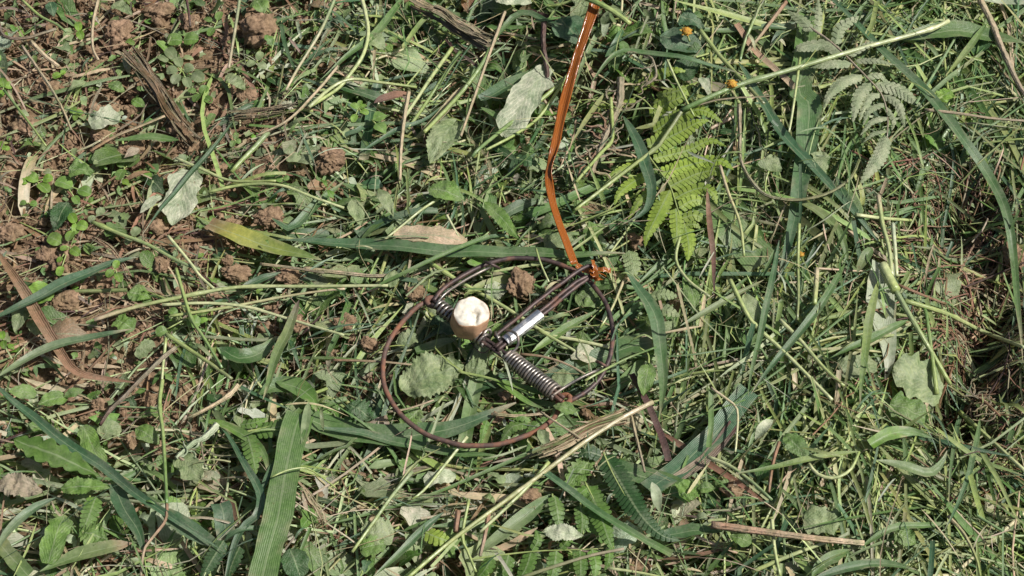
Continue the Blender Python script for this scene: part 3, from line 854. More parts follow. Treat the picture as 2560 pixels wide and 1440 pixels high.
for p in me.polygons: p.use_smooth = False
me.materials.append(M['alu'])
sl = bpy.data.objects.new('sleeve', me); COL.objects.link(sl); sl.parent = trap; sl.matrix_parent_inverse = Matrix.Translation(-trap.location)
sl['label'] = 'bright silver metal sleeve pressed round the rods'
wire('tie_wire', [(1168, 838, 3), (1177, 856, 0), (1194, 876, 0), (1212, 881, 3), (1230, 868, 9), (1244, 860, 12), (1252, 852, 12), (1247, 845, 12)], 1.5, 'iron', wob=0)

# the bait: a cut chunk of root pushed over the spring
bc = tp(1170, 808, 7)
bait = empty('root_bait', bc, 'chunk of pale root with brown skin pushed onto the trap spring as bait', 'bait')
tilt = Matrix.Rotation(math.radians(9), 3, Vector((1, 0, 0))) @ Matrix.Rotation(math.radians(7), 3, Vector((0, 1, 0)))
RB = 49.5 * PX; HB = .0165
nr = 40
def bring(z, r, seed, amp):
    out = []
    for i in range(nr):
        a = 6.2832 * i / nr
        q = 1 + amp * 1.5 * noise.noise(Vector((math.cos(a) * 1.5, math.sin(a) * 1.5, 3 + z * 40)))
        ph_ = (a + .35) % (6.2832 / 7) - 6.2832 / 14
        lob = .95 + .05 * (.94 / math.cos(ph_) - .94) * 8 + .025 * math.cos(3 * a + .6)
        zz = z + .0013 * noise.noise(Vector((math.cos(a) * 1.6, math.sin(a) * 1.6, seed)))
        out.append(bc + tilt @ Vector((math.cos(a) * r * q * lob, math.sin(a) * r * q * lob * .94, zz)))
    return out
rows = [bring(-.0075, RB * .50, 2, .1), bring(-.006, RB * .72, 2, .1), bring(-.002, RB * .90, 2, .1), bring(.003, RB * 1.0, 2, .09), bring(.009, RB * 1.01, 2, .09), bring(HB - .0010, RB * .965, 2, .10), bring(HB - .0003, RB * .945, 2, .11), bring(HB, RB * .915, 2, .11)]
V = [p for r in rows for p in r]
F = [(k * nr + i, k * nr + (i + 1) % nr, (k + 1) * nr + (i + 1) % nr, (k + 1) * nr + i) for k in range(len(rows) - 1) for i in range(nr)]
mesh_obj('skin', V, F, M['skin'], bait)
edge_ = rows[-1]; cen = sum(edge_, Vector()) / nr
V = list(edge_); F = []
for k in range(1, 12):
    for i in range(nr):
        p = cen.lerp(edge_[i], 1 - k / 12)
        d = (p - cen)
        dent = -.0022 * math.exp(-((d.x - .001) ** 2 + (d.y + .0005) ** 2) / (2 * .0016 ** 2)) - .0022 * math.exp(-((d.x - .0035 - d.y * .15) ** 2) / (2 * .0011 ** 2)) * (1 if d.y < .0005 else .1)
        V.append(p + Vector((0, 0, dent + .0009 * noise.noise(p * 420) + .0016 * math.exp(-(d.x + .004) ** 2 / .00003))))
V.append(cen + Vector((0, 0, -.0024)))
for k in range(11):
    for i in range(nr): F.append((k * nr + i, k * nr + (i + 1) % nr, (k + 1) * nr + (i + 1) % nr, (k + 1) * nr + i))
for i in range(nr): F.append((11 * nr + i, 11 * nr + (i + 1) % nr, 12 * nr, 12 * nr))
mesh_obj('cut_face', V, fix(F), M['flesh'], bait)

# the orange strap tied to the trigger eye
P = [at(1496, -60, 34), at(1489, 0, 30), at(1468, 70, 27), at(1444, 140, 25), at(1420, 225, 24), at(1404, 290, 23), at(1390, 355, 23), at(1374, 422, 19), at(1372, 450, 17), at(1380, 500, 18), at(1395, 550, 17), at(1414, 600, 16), at(1436, 660, 13)]
SS = spline(P, 90)
root = empty('orange_strap', P[-1], 'long shiny orange brown plastic strap running from the trap to the top of the picture', 'strap')
V = []; U = []
TT = tangents(SS); m0 = mpp(SS[45]); nu = 9
for i in range(90):
    t = i / 89
    w = (14.0 - 4.5 * t + 1.2 * math.sin(t * 21) - 2.5 * math.exp(-((t - .68) / .05) ** 2)) * m0 * (1 if t < .7 else 1 - .15 * (t - .7) / .3)
    s = TT[i].cross(Vector((0, 0, 1))).normalized()
    s = Matrix.Rotation(.25 * math.sin(t * 5) + .8 * math.exp(-((t - .68) / .06) ** 2), 3, TT[i]) @ s
    up = s.cross(TT[i])
    for k in range(nu):
        q = k / (nu - 1) * 2 - 1
        z = w * (.28 * abs(q) ** 2 + .10 * math.sin(q * 3 + t * 9) + .06 * noise.noise(Vector((t * 24, q * 1.2, 1))) + .14 * noise.noise(Vector((t * 8, q * 1.8, 4))))
        V.append(SS[i] + s * q * w * 1.0 + up * z); U.append(((q + 1) / 2, t * 20))
F = [(i * nu + k, i * nu + k + 1, (i + 1) * nu + k + 1, (i + 1) * nu + k) for i in range(89) for k in range(nu - 1)]
st_ = mesh_obj('strap_band', V, F, M['orange'], root, None, U)
md = st_.modifiers.new('thickness', 'SOLIDIFY'); md.thickness = .0005
knot = None
for pts, w in (([(1440, 664, 13), (1462, 676, 11), (1480, 680, 12)], 15), ([(1484, 690, 13), (1487, 672, 17), (1480, 650, 19)], 11), ([(1486, 676, 14), (1508, 674, 16), (1527, 678, 14)], 12), ([(1484, 684, 14), (1500, 684, 15), (1516, 692, 11)], 9),
               ([(1482, 680, 15), (1490, 692, 15), (1487, 704, 11)], 17), ([(1484, 686, 14), (1494, 696, 13), (1505, 697, 9)], 12), ([(1474, 668, 14), (1484, 676, 16), (1488, 686, 13)], 13), ([(1480, 676, 12), (1486, 690, 12), (1478, 700, 8)], 10)):
    NB[0] += 1
    Q = spline([tp(p[0], p[1], p[2] - 4) for p in pts], 12)
    V, F, U = ribbon(Q, w * PX, 'strip', .3, random.uniform(-.5, .5), random.uniform(-.8, .8), 5, ragged=.5, ripple=.25, seed=NB[0])
    mesh_obj('frayed_end', V, F, M['orange'], root, None, U)

# ------------------------------------------------------------------ clods of soil
for a in (
    ('large rough clod of dry soil at the top left beside a white stalk', 648, 76, 44, 40, 4),
    ('knobbly brown clod above the frayed end of the dead grey stalk', 295, 88, 36, 34, 2),
    ('brown clod in the mown grass right of the dark leaf in the middle', 826, 402, 38, 36, 1),
    ('pitted brown clod lying inside the upper part of the wire hoop', 1300, 711, 33, 40, 5),
    ('pale crumbly clod just outside the left eye of the trap', 1042, 735, 24, 20, 4),
    ('smooth clod under the dark pointed blade left of the trap', 722, 690, 33, 22, 2),
    ('clod left of the smooth one under the pale horizontal stick', 588, 684, 36, 22, 2),
    ('small brown clod below the yellow tipped blade, left of its neighbours', 570, 652, 16, 14, 2),
    ('round clod crossed by a pale stalk at the left of the mown grass', 404, 663, 22, 24, 3),
    ('clod between the pale folded leaf and the yellow tipped blade', 392, 572, 26, 20, 1),
    ('lumpy clod above the tip of the yellow tipped blade', 672, 545, 38, 26, 1),
    ('reddish clod half under the green leaf right of the purple brown blade', 740, 812, 30, 22, 0),
    ('brown clod below the pale twig at the left edge of the mown grass', 252, 1014, 30, 18, 1),
    ('dark clod below the end of the grey forked twig', 228, 1047, 26, 16, 0),
    ('small rounded clod beside the white dusted twig at the lower left', 330, 1103, 18, 21, 3),
    ('fibrous clod right of the small rounded one at the lower left', 398, 1118, 24, 16, 1),
    ('flat brown clod below the pale stem at the bottom centre', 1320, 1241, 31, 18, 4),
    ('small clod below the middle of the right coil spring', 1266, 989, 18, 14, 2),
    ('clod inside the lower part of the wire hoop', 1240, 1040, 24, 17, 1),
    ('small clod at the bottom of the wire hoop near its rusty wire', 1195, 1058, 14, 14, 0),
    ('small brown clod below the hoop among chopped stems', 1104, 1217, 16, 12, 2),
    ('clod under the straw left of the wire hoop', 862, 808, 27, 20, 0),
    ('reddish clod left of the hoop near the end of the chopped blade', 920, 862, 22, 20, 0),
    ('brown clod just outside the left side of the rusty hoop', 934, 862, 14, 16, -1),
    ('clod below the tip of the long white stalk in the upper middle', 615, 238, 22, 20, 2),
    ('light clod at the left edge between weeds', 60, 320, 34, 26, 0),
    ('yellow brown clod under the dead grey stalk', 395, 245, 24, 18, 0),
    ('clod at the left of the bare soil under thin straws', 120, 225, 28, 22, 0),
    ('clod under the green lance shaped leaf on the bare soil', 330, 375, 34, 20, 0),
    ('clod near the left edge above the brown bent blade', 30, 590, 34, 28, 0),
    ('clod in the yellowish patch beside the brown bent blade', 165, 758, 36, 28, 0),
    ('dry clod on the bare soil above the round leaf', 120, 640, 30, 24, 0),
    ('clod at the top edge between the pale leaf and the dark stalk', 400, 30, 36, 24, 0),
    ('brown clod at the top edge left of the dark stalk', 470, 60, 26, 22, 0),
    ('clod on the soil below the folded torn leaf', 255, 340, 26, 20, 0),
    ('clod at the right edge beside the brown hollow', 2535, 640, 30, 36, 0),
):
    clod(*a)
clod('dark pebble-like clod at the left edge above the bright seedling', 108, 556, 12, 10, 1, 4)

# ------------------------------------------------------------------ broad blades of grass
B = blade
B('green blade with a browned yellow cut end, left of the trap', [(522, 560), (600, 592), (700, 622), (805, 652)], 43, 'yel', 'gr', 'br', 11, 'cut', fold=.3)
B('long blue green blade lying level just above the wire hoop', [(712, 600), (880, 611), (1080, 624), (1300, 634), (1440, 637), (1562, 632)], 32, 'bg', 'gr', None, 8, 'lance')
B('wide blue green blade standing out vertically between fern and dusty frond', [(2018, 40), (2010, 150), (1998, 230), (2022, 268), (2012, 400), (1998, 480), (1980, 580), (1945, 700)], 62, 'gr', 'bg', None, 5, 'cut', fold=.35)
B('bright green broad blade at the top right under the yellow stem', [(2245, 100), (2330, 84), (2390, 76), (2470, 90), (2562, 106)], 44, 'gr', 'gr', None, 9, 'lance')
B('very long narrow blue green blade running down the right side', [(2060, -20), (2138, 58), (2250, 165), (2345, 268), (2405, 345), (2470, 440), (2515, 530), (2538, 680), (2558, 900)], 27, 'bg', 'gr', None, 13, 'lance')
B('blue green blade slanting from the upper flower head down to the right', [(1845, 155), (1905, 250), (1965, 345), (2055, 440), (2125, 520), (2200, 606)], 26, 'bg', 'bg', None, 10, 'lance')
B('thin arched blade over the top of the fern', [(1480, 205), (1540, 135), (1600, 127), (1700, 146), (1800, 168), (1862, 190)], 13, 'gr', 'bg', None, 12, 'lance')
B('large pale blade with a white midrib standing at the bottom left', [(752, 1035), (735, 1080), (718, 1160), (700, 1260), (676, 1360), (650, 1460)], 72, 'gr', 'gr', None, 16, 'strip', fold=.08, twist=.1)
B('folded pale green tip leaning over the head of the large pale blade', [(772, 1005), (766, 1050), (752, 1110)], 22, 'gy', None, None, 19, 'lance')
B('wide blade passing under the lower left of the wire hoop', [(758, 1040), (860, 1076), (960, 1092), (1060, 1086), (1150, 1064), (1290, 1008)], 52, 'gr', 'bg', None, 5, 'cut', fold=.2)
B('dark blue green blade running from the left edge down to the bottom', [(-20, 955), (60, 1025), (150, 1098), (260, 1172), (340, 1235), (420, 1290), (520, 1352), (560, 1378)], 26, 'bg', 'bg', None, 12, 'lance', fold=.5)
B('broad dark end of blade beside the curled straw at the bottom left', [(400, 1270), (450, 1310), (510, 1345), (565, 1372)], 42, 'bg', 'dg', None, 8, 'lance')
B('straight blue green blade across the left edge over the brown blade', [(-20, 800), (60, 763), (150, 715), (240, 675), (345, 640)], 27, 'bg', 'bg', None, 15, 'lance', fold=.4)
B('long dry brown blade bent at a corner by the left edge', [(-10, 622), (40, 700), (100, 800), (150, 880), (190, 932), (260, 946), (345, 956)], 28, 'br', 'rd', None, 12, 'lance', 'dry', fold=.6)
B('greyish blade arching in from the left edge below the brown blade', [(-10, 945), (60, 900), (140, 866), (230, 843), (330, 822)], 22, 'gy', 'bg', None, 14, 'lance', fold=.4)
B('upright blade with purple brown tip left of the hoop', [(748, 750), (722, 820), (695, 890), (675, 950), (655, 1000)], 27, 'ol', 'gr', 'pu', 13, 'lance', fold=.4)
B('dark green narrow blade crossing the pale folded leaf', [(582, 305), (540, 362), (470, 445), (410, 515), (355, 585)], 13, 'dg', 'bg', None, 14, 'lance', fold=.5)
B('short lance shaped green blade lying on the bare soil', [(448, 350), (360, 343), (285, 352)], 19, 'gr', None, None, 10, 'lance')
B('dark green broad curled blade left of the upright purple tipped one', [(548, 868), (590, 896), (630, 892), (665, 868), (692, 842)], 40, 'dg', 'gr', None, 5, 'lance')
B('dark pointed blade over the smooth clod', [(600, 722), (650, 700), (702, 680)], 20, 'dg', 'bg', None, 8, 'lance')
B('wide blue blade with a white midrib right of the hoop', [(1872, 975), (1800, 1072), (1740, 1130), (1690, 1175), (1620, 1225)], 52, 'bg', 'bg', None, 6, 'strip', fold=.12)
B('broad dark striped blade below the right of the hoop', [(1500, 1165), (1580, 1185), (1660, 1208), (1730, 1240)], 44, 'dg', 'gr', None, 4, 'strip')
B('soft blue green blade hanging down right of the hoop', [(1562, 672), (1600, 725), (1635, 785), (1646, 840), (1658, 940), (1652, 1040)], 36, 'bg', 'gr', None, 11, 'lance', twist=.8)
B('flat dark purple dried blade right of the lower hoop', [(1578, 935), (1620, 1010), (1650, 1085), (1672, 1152)], 17, 'pu', 'pu', None, 9, 'strip', 'dry')
B('pale blade pointing down left below the flat clod', [(1376, 1236), (1320, 1286), (1255, 1338), (1180, 1395)], 36, 'gr', 'gy', None, 6, 'lance')
B('narrow blade following the bottom of the rusty hoop', [(800, 1068), (900, 1082), (1005, 1106), (1130, 1132), (1255, 1142)], 22, 'bg', 'gr', None, 9, 'lance')
B('very broad ribbed blade behind the tip of the fern', [(1755, 505), (1810, 555), (1860, 605), (1905, 660)], 82, 'gr', 'gr', None, 3, 'strip', fold=.06)
B('wide silver grey blade hanging below the jointed stem', [(2205, 660), (2198, 740), (2212, 820), (2222, 900), (2214, 950)], 70, 'sl', 'sl', None, 4, 'cut')
B('bright twin blade under the right coil spring, upper one', [(1240, 952), (1300, 966), (1370, 992), (1402, 1014)], 15, 'bt', 'gr', None, 9, 'lance')
B('bright twin blade under the right coil spring, lower one', [(1242, 958), (1290, 988), (1360, 1020)], 14, 'bt', 'gr', None, 8, 'lance')
B('bright green blade crossing inside the hoop below the sleeve', [(1330, 880), (1400, 830), (1450, 800), (1495, 775)], 22, 'bt', 'gr', None, 5, 'lance')
B('dark blade under the right side of the hoop', [(1370, 960), (1450, 915), (1560, 872), (1650, 850)], 44, 'bg', 'gr', None, 2, 'strip')
B('long pale blade inside the hoop running down past the tie wire', [(1208, 850), (1195, 930), (1180, 1010), (1162, 1110)], 36, 'gy', 'gr', None, 2, 'strip')
B('yellowish blade lying across the upper left inside of the hoop', [(1160, 738), (1220, 715), (1290, 690), (1330, 682)], 25, 'yg', 'ol', None, 4, 'lance')
B('dark curved blade draped over the left side of the fern', [(1558, 290), (1590, 350), (1615, 420), (1632, 480), (1610, 530), (1556, 562)], 32, 'bg', 'bg', None, 15, 'lance', twist=.8, fold=.4)
B('rolled blue green blade under the pale torn leaf at the top', [(1202, 252), (1250, 225), (1310, 190), (1350, 165)], 30, 'bg', 'gr', None, 7, 'cut', fold=.6)
B('short rolled tip at the lower end of the rolled blade', [(1202, 268), (1232, 285), (1256, 308)], 14, 'gr', None, None, 8, 'lance')
B('blade arching from the dark stick across the top centre', [(1240, 95), (1280, 45), (1320, 32), (1370, 50), (1410, 62)], 16, 'gr', 'bg', None, 10, 'lance')
B('broad blade crossing the top left of centre', [(1010, -10), (960, 60), (915, 105), (860, 150), (800, 200)], 20, 'gr', 'gr', None, 8, 'lance')
B('level green blade between the two flower heads at the top', [(1755, 75), (1830, 72), (1920, 72), (1990, 68)], 14, 'gr', 'bg', None, 7, 'strip')
B('dark broad blade under the level one at the top right', [(1990, 55), (1955, 85), (1925, 115)], 28, 'dg', 'bg', None, 6, 'lance')
B('upright bright blade at the right below the top broad blade', [(2466, 60), (2430, 110), (2390, 160), (2364, 190)], 17, 'gr', 'yg', None, 12, 'lance')
B('short dark blade left of the brown hollow', [(2090, 440), (2130, 520), (2165, 570), (2198, 606)], 22, 'dg', 'bg', None, 9, 'lance')
B('bright striped blade beside the short dark one', [(2110, 475), (2140, 520), (2160, 550)], 30, 'gr', None, None, 6, 'lance')
B('long pale green blade rising from the bottom right of the middle', [(2112, 660), (2060, 750), (2000, 830), (1940, 900), (1880, 985)], 20, 'gr', 'bg', None, 14, 'lance')
B('tall thin upright blade right of the wide ribbed one', [(1948, 600), (1930, 700), (1908, 800), (1885, 900), (1872, 990)], 17, 'bg', 'gr', None, 16, 'lance')
B('blade pointing up right over the silver grey blade', [(2270, 800), (2200, 838), (2130, 868), (2075, 895)], 21, 'gr', 'gr', None, 15, 'lance')
B('upright green blade in front of the silver grey blade', [(2195, 702), (2178, 770), (2165, 850), (2158, 940), (2150, 1010)], 22, 'yg', 'gr', None, 17, 'lance')
B('green blade lying level over the lower right grass', [(2150, 1128), (2050, 1142), (1930, 1168), (1830, 1188)], 14, 'yg', 'gr', None, 15, 'lance')
B('arched bright broad blade on the lower right', [(2175, 1112), (2230, 1086), (2280, 1078), (2335, 1096)], 27, 'bt', 'gr', None, 14, 'cut', roll=.3)
B('pale twisted blade below the arched bright one', [(2190, 1150), (2250, 1165), (2318, 1182), (2352, 1158), (2368, 1125)], 24, 'gy', 'gr', None, 13, 'lance', twist=.9)
B('long narrow blade leaning down the lower right', [(2370, 1010), (2420, 1060), (2460, 1140), (2505, 1220), (2560, 1330)], 16, 'gr', 'yg', None, 13, 'lance')
B('thin upright blade at the lower right edge', [(2430, 960), (2400, 1040), (2380, 1150), (2372, 1260)], 13, 'bg', 'gr', None, 15, 'lance')
B('bent blade with a kink in the lower right', [(2450, 1045), (2430, 1160), (2425, 1180), (2390, 1270), (2360, 1330)], 15, 'gr', 'bg', None, 15, 'lance')
B('dark wide cut blade at the left end of the bottom right stick', [(1640, 1338), (1700, 1330), (1760, 1326), (1805, 1330)], 30, 'bg', 'gr', None, 8, 'lance')
B('wide green blade slanting at the bottom right', [(2030, 1440), (2080, 1395), (2130, 1370)], 30, 'gr', None, None, 9, 'lance')
B('narrow level blade along the bottom right edge', [(2030, 1448), (2130, 1418), (2200, 1408), (2290, 1425)], 22, 'bg', 'gr', None, 9, 'lance')
B('long level blade in the lower right grass', [(2150, 1370), (2240, 1320), (2310, 1312), (2390, 1305)], 17, 'gr', 'gr', None, 11, 'lance')
B('blade curling up from the bottom left of the large pale blade', [(560, 1460), (600, 1330), (640, 1290), (652, 1240), (620, 1170), (560, 1080), (535, 1055)], 22, 'bg', 'bg', None, 10, 'lance', twist=.6)
B('bright curved blade beside the upper fern tip at the lower left', [(500, 1052), (560, 1065), (620, 1095), (660, 1135), (674, 1190)], 24, 'bt', 'gr', None, 9, 'lance')
B('broad blade hanging down beside the dark blue green one', [(285, 1210), (310, 1270), (345, 1330), (360, 1390)], 42, 'bg', 'dg', None, 8, 'cut')
B('faded reddish blade along the bottom left', [(330, 1358), (250, 1372), (180, 1395), (100, 1430)], 34, 'ol', 'gr', 'rd', 8, 'lance')
B('short blue green blade below the chopped stems at the lower left', [(550, 1260), (560, 1300), (570, 1350)], 48, 'bg', None, None, 3, 'strip')
B('grass blade pointing to the lower left corner', [(140, 1244), (80, 1275), (20, 1330), (-20, 1400)], 24, 'bg', 'gy', None, 10, 'lance')
B('cut blade at the left of the bottom corner', [(-10, 1350), (30, 1395), (70, 1440)], 36, 'ol', 'gr', None, 6, 'strip')
B('thin long blade at the bottom centre left', [(1110, 1280), (1040, 1345), (970, 1410), (930, 1445)], 20, 'bg', 'gr', None, 9, 'lance')
B('blue green straight blade right of the long pale stem at the bottom', [(1360, 1180), (1460, 1255), (1570, 1325), (1680, 1388)], 17, 'bg', 'gr', None, 13, 'strip', fold=.5)
B('blade running level beyond the top of the bare soil', [(680, 545), (730, 570), (800, 500), (860, 455)], 24, 'bg', 'gr', None, 6, 'lance')
B('long straight thin blade from the hoop up to the top centre', [(900, 380), (980, 330), (1060, 300), (1110, 262)], 12, 'bg', None, None, 8, 'lance')
B('broad flat blade in the shade at the upper middle', [(945, 205), (930, 270), (920, 330), (910, 400)], 25, 'bg', 'dg', None, 2, 'strip')
B('dark flat blade beside the broad shaded one', [(820, 205), (880, 225), (960, 250)], 22, 'dg', None, None, 3, 'strip')
B('straw coloured broad blade in the upper middle', [(1165, 210), (1105, 285), (1050, 340), (1020, 350)], 22, 'st', 'ol', None, 6, 'lance', 'dry')
B('reddish brown dry leaf curled in the upper middle', [(935, 258), (970, 245), (1028, 232)], 22, 'pu', 'rd', None, 8, 'lance', 'dry', fold=.5)
B('long reddish dry blade standing beside the fern tip', [(1768, 470), (1774, 560), (1782, 640), (1788, 740)], 15, 'rd', 'pu', None, 14, 'lance', 'dry')
B('pinkish bent dry blade at the top right', [(1840, 60), (1900, 140), (1960, 195), (1988, 222)], 17, 'rd', 'st', None, 9, 'strip', 'dry')
B('pale wide blade cut off by the top right corner', [(2420, -6), (2490, 2), (2570, 4)], 20, 'sl', None, None, 10, 'strip')
B('grey dead blade lying across the middle right', [(1700, 815), (1780, 770), (1860, 725), (1910, 700)], 15, 'gy', 'ol', None, 13, 'lance')
B('curved olive blade below the dusty frond', [(1960, 495), (2030, 520), (2090, 570), (2118, 640), (2105, 660)], 24, 'ol', 'gr', None, 9, 'lance', twist=.8)
B('olive rounded blade standing in the hollow', [(2180, 620), (2160, 650), (2142, 680)], 26, 'gr', 'ol', None, 12, 'lance')
B('dull brown blade under the wide blue one', [(1835, 1060), (1800, 1110), (1750, 1160), (1690, 1200)], 28, 'pu', 'wd', None, 5, 'strip', 'dry')
B('small upright blade in the hook of the wide blue one', [(1778, 975), (1778, 1050), (1772, 1120)], 14, 'gr', None, None, 12, 'strip')
B('dusty blade leaning at the lower right of the ferns', [(1540, 1225), (1580, 1240), (1610, 1262)], 30, 'gr', None, None, 4, 'lance')
B('pale curled dry leaf among the bottom ferns', [(1630, 1205), (1640, 1240), (1652, 1285)], 28, 'sl', 'gy', None, 12, 'lance', twist=1.2)
B('bright slender blade at the far top centre', [(1090, 10), (1050, 60), (1005, 120)], 13, 'gr', 'yg', None, 8, 'strip')
B('flat blade inside the hoop left of the bait', [(1040, 880), (1090, 862), (1150, 842)], 24, 'gr', 'gy', None, 4, 'cut')
B('grey green blade to the lower left of the hoop', [(770, 960), (700, 965), (640, 990)], 40, 'dg', 'gr', None, 4, 'lance')
B('leafy blade arching above the wide blade under the hoop', [(690, 955), (740, 965), (780, 1000), (790, 1030)], 44, 'gr', 'lf', None, 6, 'lance')
B('narrow green blade falling from the twin stems at the right', [(2330, 1060), (2380, 1100), (2450, 1150), (2560, 1190)], 13, 'yg', 'gr', None, 12, 'lance')
B('narrow dark blade beside the large pale one', [(700, 1130), (672, 1180), (648, 1250), (640, 1330)], 14, 'dg', 'bg', None, 9, 'lance')

# ------------------------------------------------------------------ stems and stalks
S = stem
S('thick pale yellow stem running from the top right into the fern', [(2372, 52), (2320, 75), (2150, 122), (1950, 182), (1860, 208), (1780, 240), (1705, 275)], 11.5, 'py', 'gr', 17, nodes=(.08, .72), taper=-.12)
S('olive stem crossing the fern from the lower left', [(1708, 272), (1682, 312), (1652, 356), (1640, 370), (1560, 431), (1500, 477), (1437, 525)], 11, 'ol', 'yg', 16, nodes=(.36,))
S('thick pale stem leading from the white cut end to the bottom edge', [(1632, 1005), (1560, 1042), (1480, 1092), (1400, 1150), (1300, 1225), (1170, 1320), (1100, 1375), (1015, 1448)], 13, 'tan', 'yg', 13, nodes=(.55,), c2='tan')
S('second pale stem lying beside the thick one at the bottom', [(1372, 1155), (1330, 1205), (1270, 1265), (1200, 1330)], 11, 'yg', 'py', 13)
S('thin green stem curving down at the upper left of centre', [(903, -10), (915, 40), (920, 85), (906, 140), (868, 195), (840, 225), (772, 268)], 11, 'py', 'yg', 10)
S('pale green branching stem across the upper middle', [(772, 268), (830, 218), (880, 198), (950, 206), (1042, 218)], 10, 'py', 'yg', 11)
S('upper long pale stem lying level left of the hoop', [(235, 800), (330, 770), (440, 745), (560, 722), (640, 716), (760, 716), (970, 714)], 11, 'yg', 'py', 13, nodes=(.35, .55), c2='st')
S('lower long pale stem sloping to the left of the hoop', [(405, 762), (520, 758), (620, 768), (720, 797), (860, 838)], 9, 'py', 'py', 12, nodes=(.5,))
S('middle thin stem between the two long pale ones', [(425, 790), (560, 770), (690, 745), (800, 728), (862, 722)], 8, 'yg', 'st', 11, nodes=(.6,))
S('grey green stem sloping from the seedlings to the smooth clods', [(230, 555), (300, 585), (370, 612), (440, 650), (500, 675)], 11, 'yg', 'gy', 9, nodes=(.1,))
S('pale straw stem falling towards the level stems', [(420, 590), (470, 650), (500, 690), (535, 722)], 9, 'py', 'py', 11, nodes=(.6,))
S('green stem leaning down across the level stems', [(440, 672), (460, 740), (480, 800), (510, 845), (555, 920)], 10, 'yg', 'gr', 14, nodes=(.5,))
S('olive stalk slanting below the level stems', [(415, 835), (470, 872), (530, 912), (580, 948)], 12, 'yg', 'ol', 12)
S('upright stalk left of the slanting olive one', [(415, 845), (408, 910), (404, 960)], 9, 'yg', 'py', 11)
S('upright thin green stem with pinkish curled end at the lower left', [(406, 950), (399, 1010), (407, 1080), (412, 1160), (417, 1258)], 11, 'yg', 'gr', 14, nodes=(.2, .95))
S('pinkish curled dry end hanging below the upright thin stem', [(417, 1258), (414, 1300), (380, 1345), (360, 1375), (352, 1440)], 9, 'rd', 'st', 13, 'dry')
S('stalk above the dark leaf in the middle, slanting to the hoop', [(1140, 470), (1060, 520), (1010, 560), (960, 600)], 8, 'yg', 'py', 8)
S('long green stem from the top centre down to the lobed leaf', [(1240, 92), (1205, 160), (1150, 235), (1080, 310), (1060, 330)], 13, 'gr', 'yg', 13)
S('long straight stem from the pale torn leaf up to the right, upper', [(1432, 178), (1370, 235), (1280, 305), (1200, 370), (1180, 392)], 12, 'yg', 'gr', 12)
S('long straight stem from the pale torn leaf up to the right, lower', [(1405, 210), (1350, 290), (1290, 335), (1215, 375)], 9, 'yg', 'yg', 11)
S('bundled green stalk in the upper middle, nearest the curved stem', [(1130, 120), (1080, 190), (1040, 250), (1000, 310)], 11, 'yg', 'py', 8)
S('bundled green stalk in the upper middle, right of its twin', [(1150, 130), (1100, 205), (1062, 262), (1020, 322)], 11, 'gr', 'yg', 7)
S('dark thick stick pointing down left of the orange strap', [(1360, 52), (1358, 110), (1367, 170), (1370, 230)], 15, 'pu', 'pu', 9, 'wood', 'twig', 'twig', wob=.15)
S('kinked green stem hanging left of the fern', [(1527, 245), (1530, 300), (1530, 350), (1500, 385), (1440, 455)], 10, 'yg', 'yg', 15, nodes=(.55, .7))
S('green stem lying across the top of the orange strap', [(1430, -20), (1500, 10), (1550, 40), (1575, 60)], 16, 'gr', 'yg', 36)
S('pale thin stem dropping from the level arch to the flower stem', [(1668, 150), (1690, 200), (1715, 250), (1735, 290)], 7, 'py', 'yg', 16)
S('brown vine looping down right of the fern to the wide blade', [(1848, 255), (1850, 330), (1852, 400), (1880, 455), (1920, 490), (1990, 500), (2050, 490), (2095, 470), (2130, 440), (2148, 400)], 10, 'wd', 'ol', 13, 'wood', wob=.1, name='vine', cat='vine', nodes=(.05, .45))
S('forked flower stalk above the brown vine', [(1848, 258), (1835, 235), (1818, 215)], 8, 'yg', 'st', 15)
S('straw coloured stem slanting by the fern tip', [(1800, 415), (1820, 480), (1850, 560), (1860, 640)], 9, 'st', 'yg', 14)
S('long green stem from the top down past the upper flower', [(1750, 75), (1800, 140), (1855, 200), (1910, 260)], 12, 'yg', 'ol', 11)
S('green stem standing at the top beside the pinkish bent blade', [(1905, 0), (1880, 60), (1860, 110), (1850, 152)], 10, 'yg', 'gr', 12)
S('pink dry stem slanting at the top right', [(1965, 5), (1930, 50), (1900, 90), (1868, 128)], 11, 'rd', 'st', 11, 'dry')
S('thick pale cane at the right edge, slanting down', [(2450, 0), (2480, 60), (2500, 110), (2540, 200), (2565, 240)], 17, 'tan', 'wd', 12, 'dry', nodes=(.3, .6))
S('thin stem hanging beside the wide vertical blade', [(2000, 145), (1990, 220), (1978, 300), (1972, 330)], 8, 'yg', 'py', 14)
S('thin pale straw running level right of the dusty frond', [(2312, 274), (2400, 284), (2480, 296), (2560, 302)], 8, 'st', 'wd', 14, 'dry')
S('jointed stem holding the pale leaf sheath at the right', [(2196, 490), (2206, 560), (2222, 620), (2230, 690)], 13, 'yg', 'py', 15, nodes=(.9,), c2='st')
S('torn pale stem right of the jointed one', [(2232, 560), (2238, 630), (2242, 690)], 12, 'sl', 'py', 15)
S('thick pale sheath where the jointed stem forks', [(2206, 662), (2222, 695), (2240, 728)], 26, 'py', 'yg', 15, taper=0)
S('grey stem running down right from the pale sheath', [(2238, 725), (2275, 790), (2310, 850), (2340, 900), (2375, 960)], 15, 'gy', 'yg', 14)
S('long yellow green stem running to the right edge below the hollow', [(2262, 752), (2330, 772), (2380, 790), (2460, 830), (2560, 868)], 13, 'yg', 'py', 14, nodes=(.35,))
S('reddish straw pointing to the hollow', [(2245, 712), (2300, 735), (2365, 760)], 8, 'rd', 'br', 14, 'dry')
S('short pale stalk lying above the jointed stem', [(2140, 537), (2200, 545), (2278, 551)], 11, 'py', 'yg', 14)
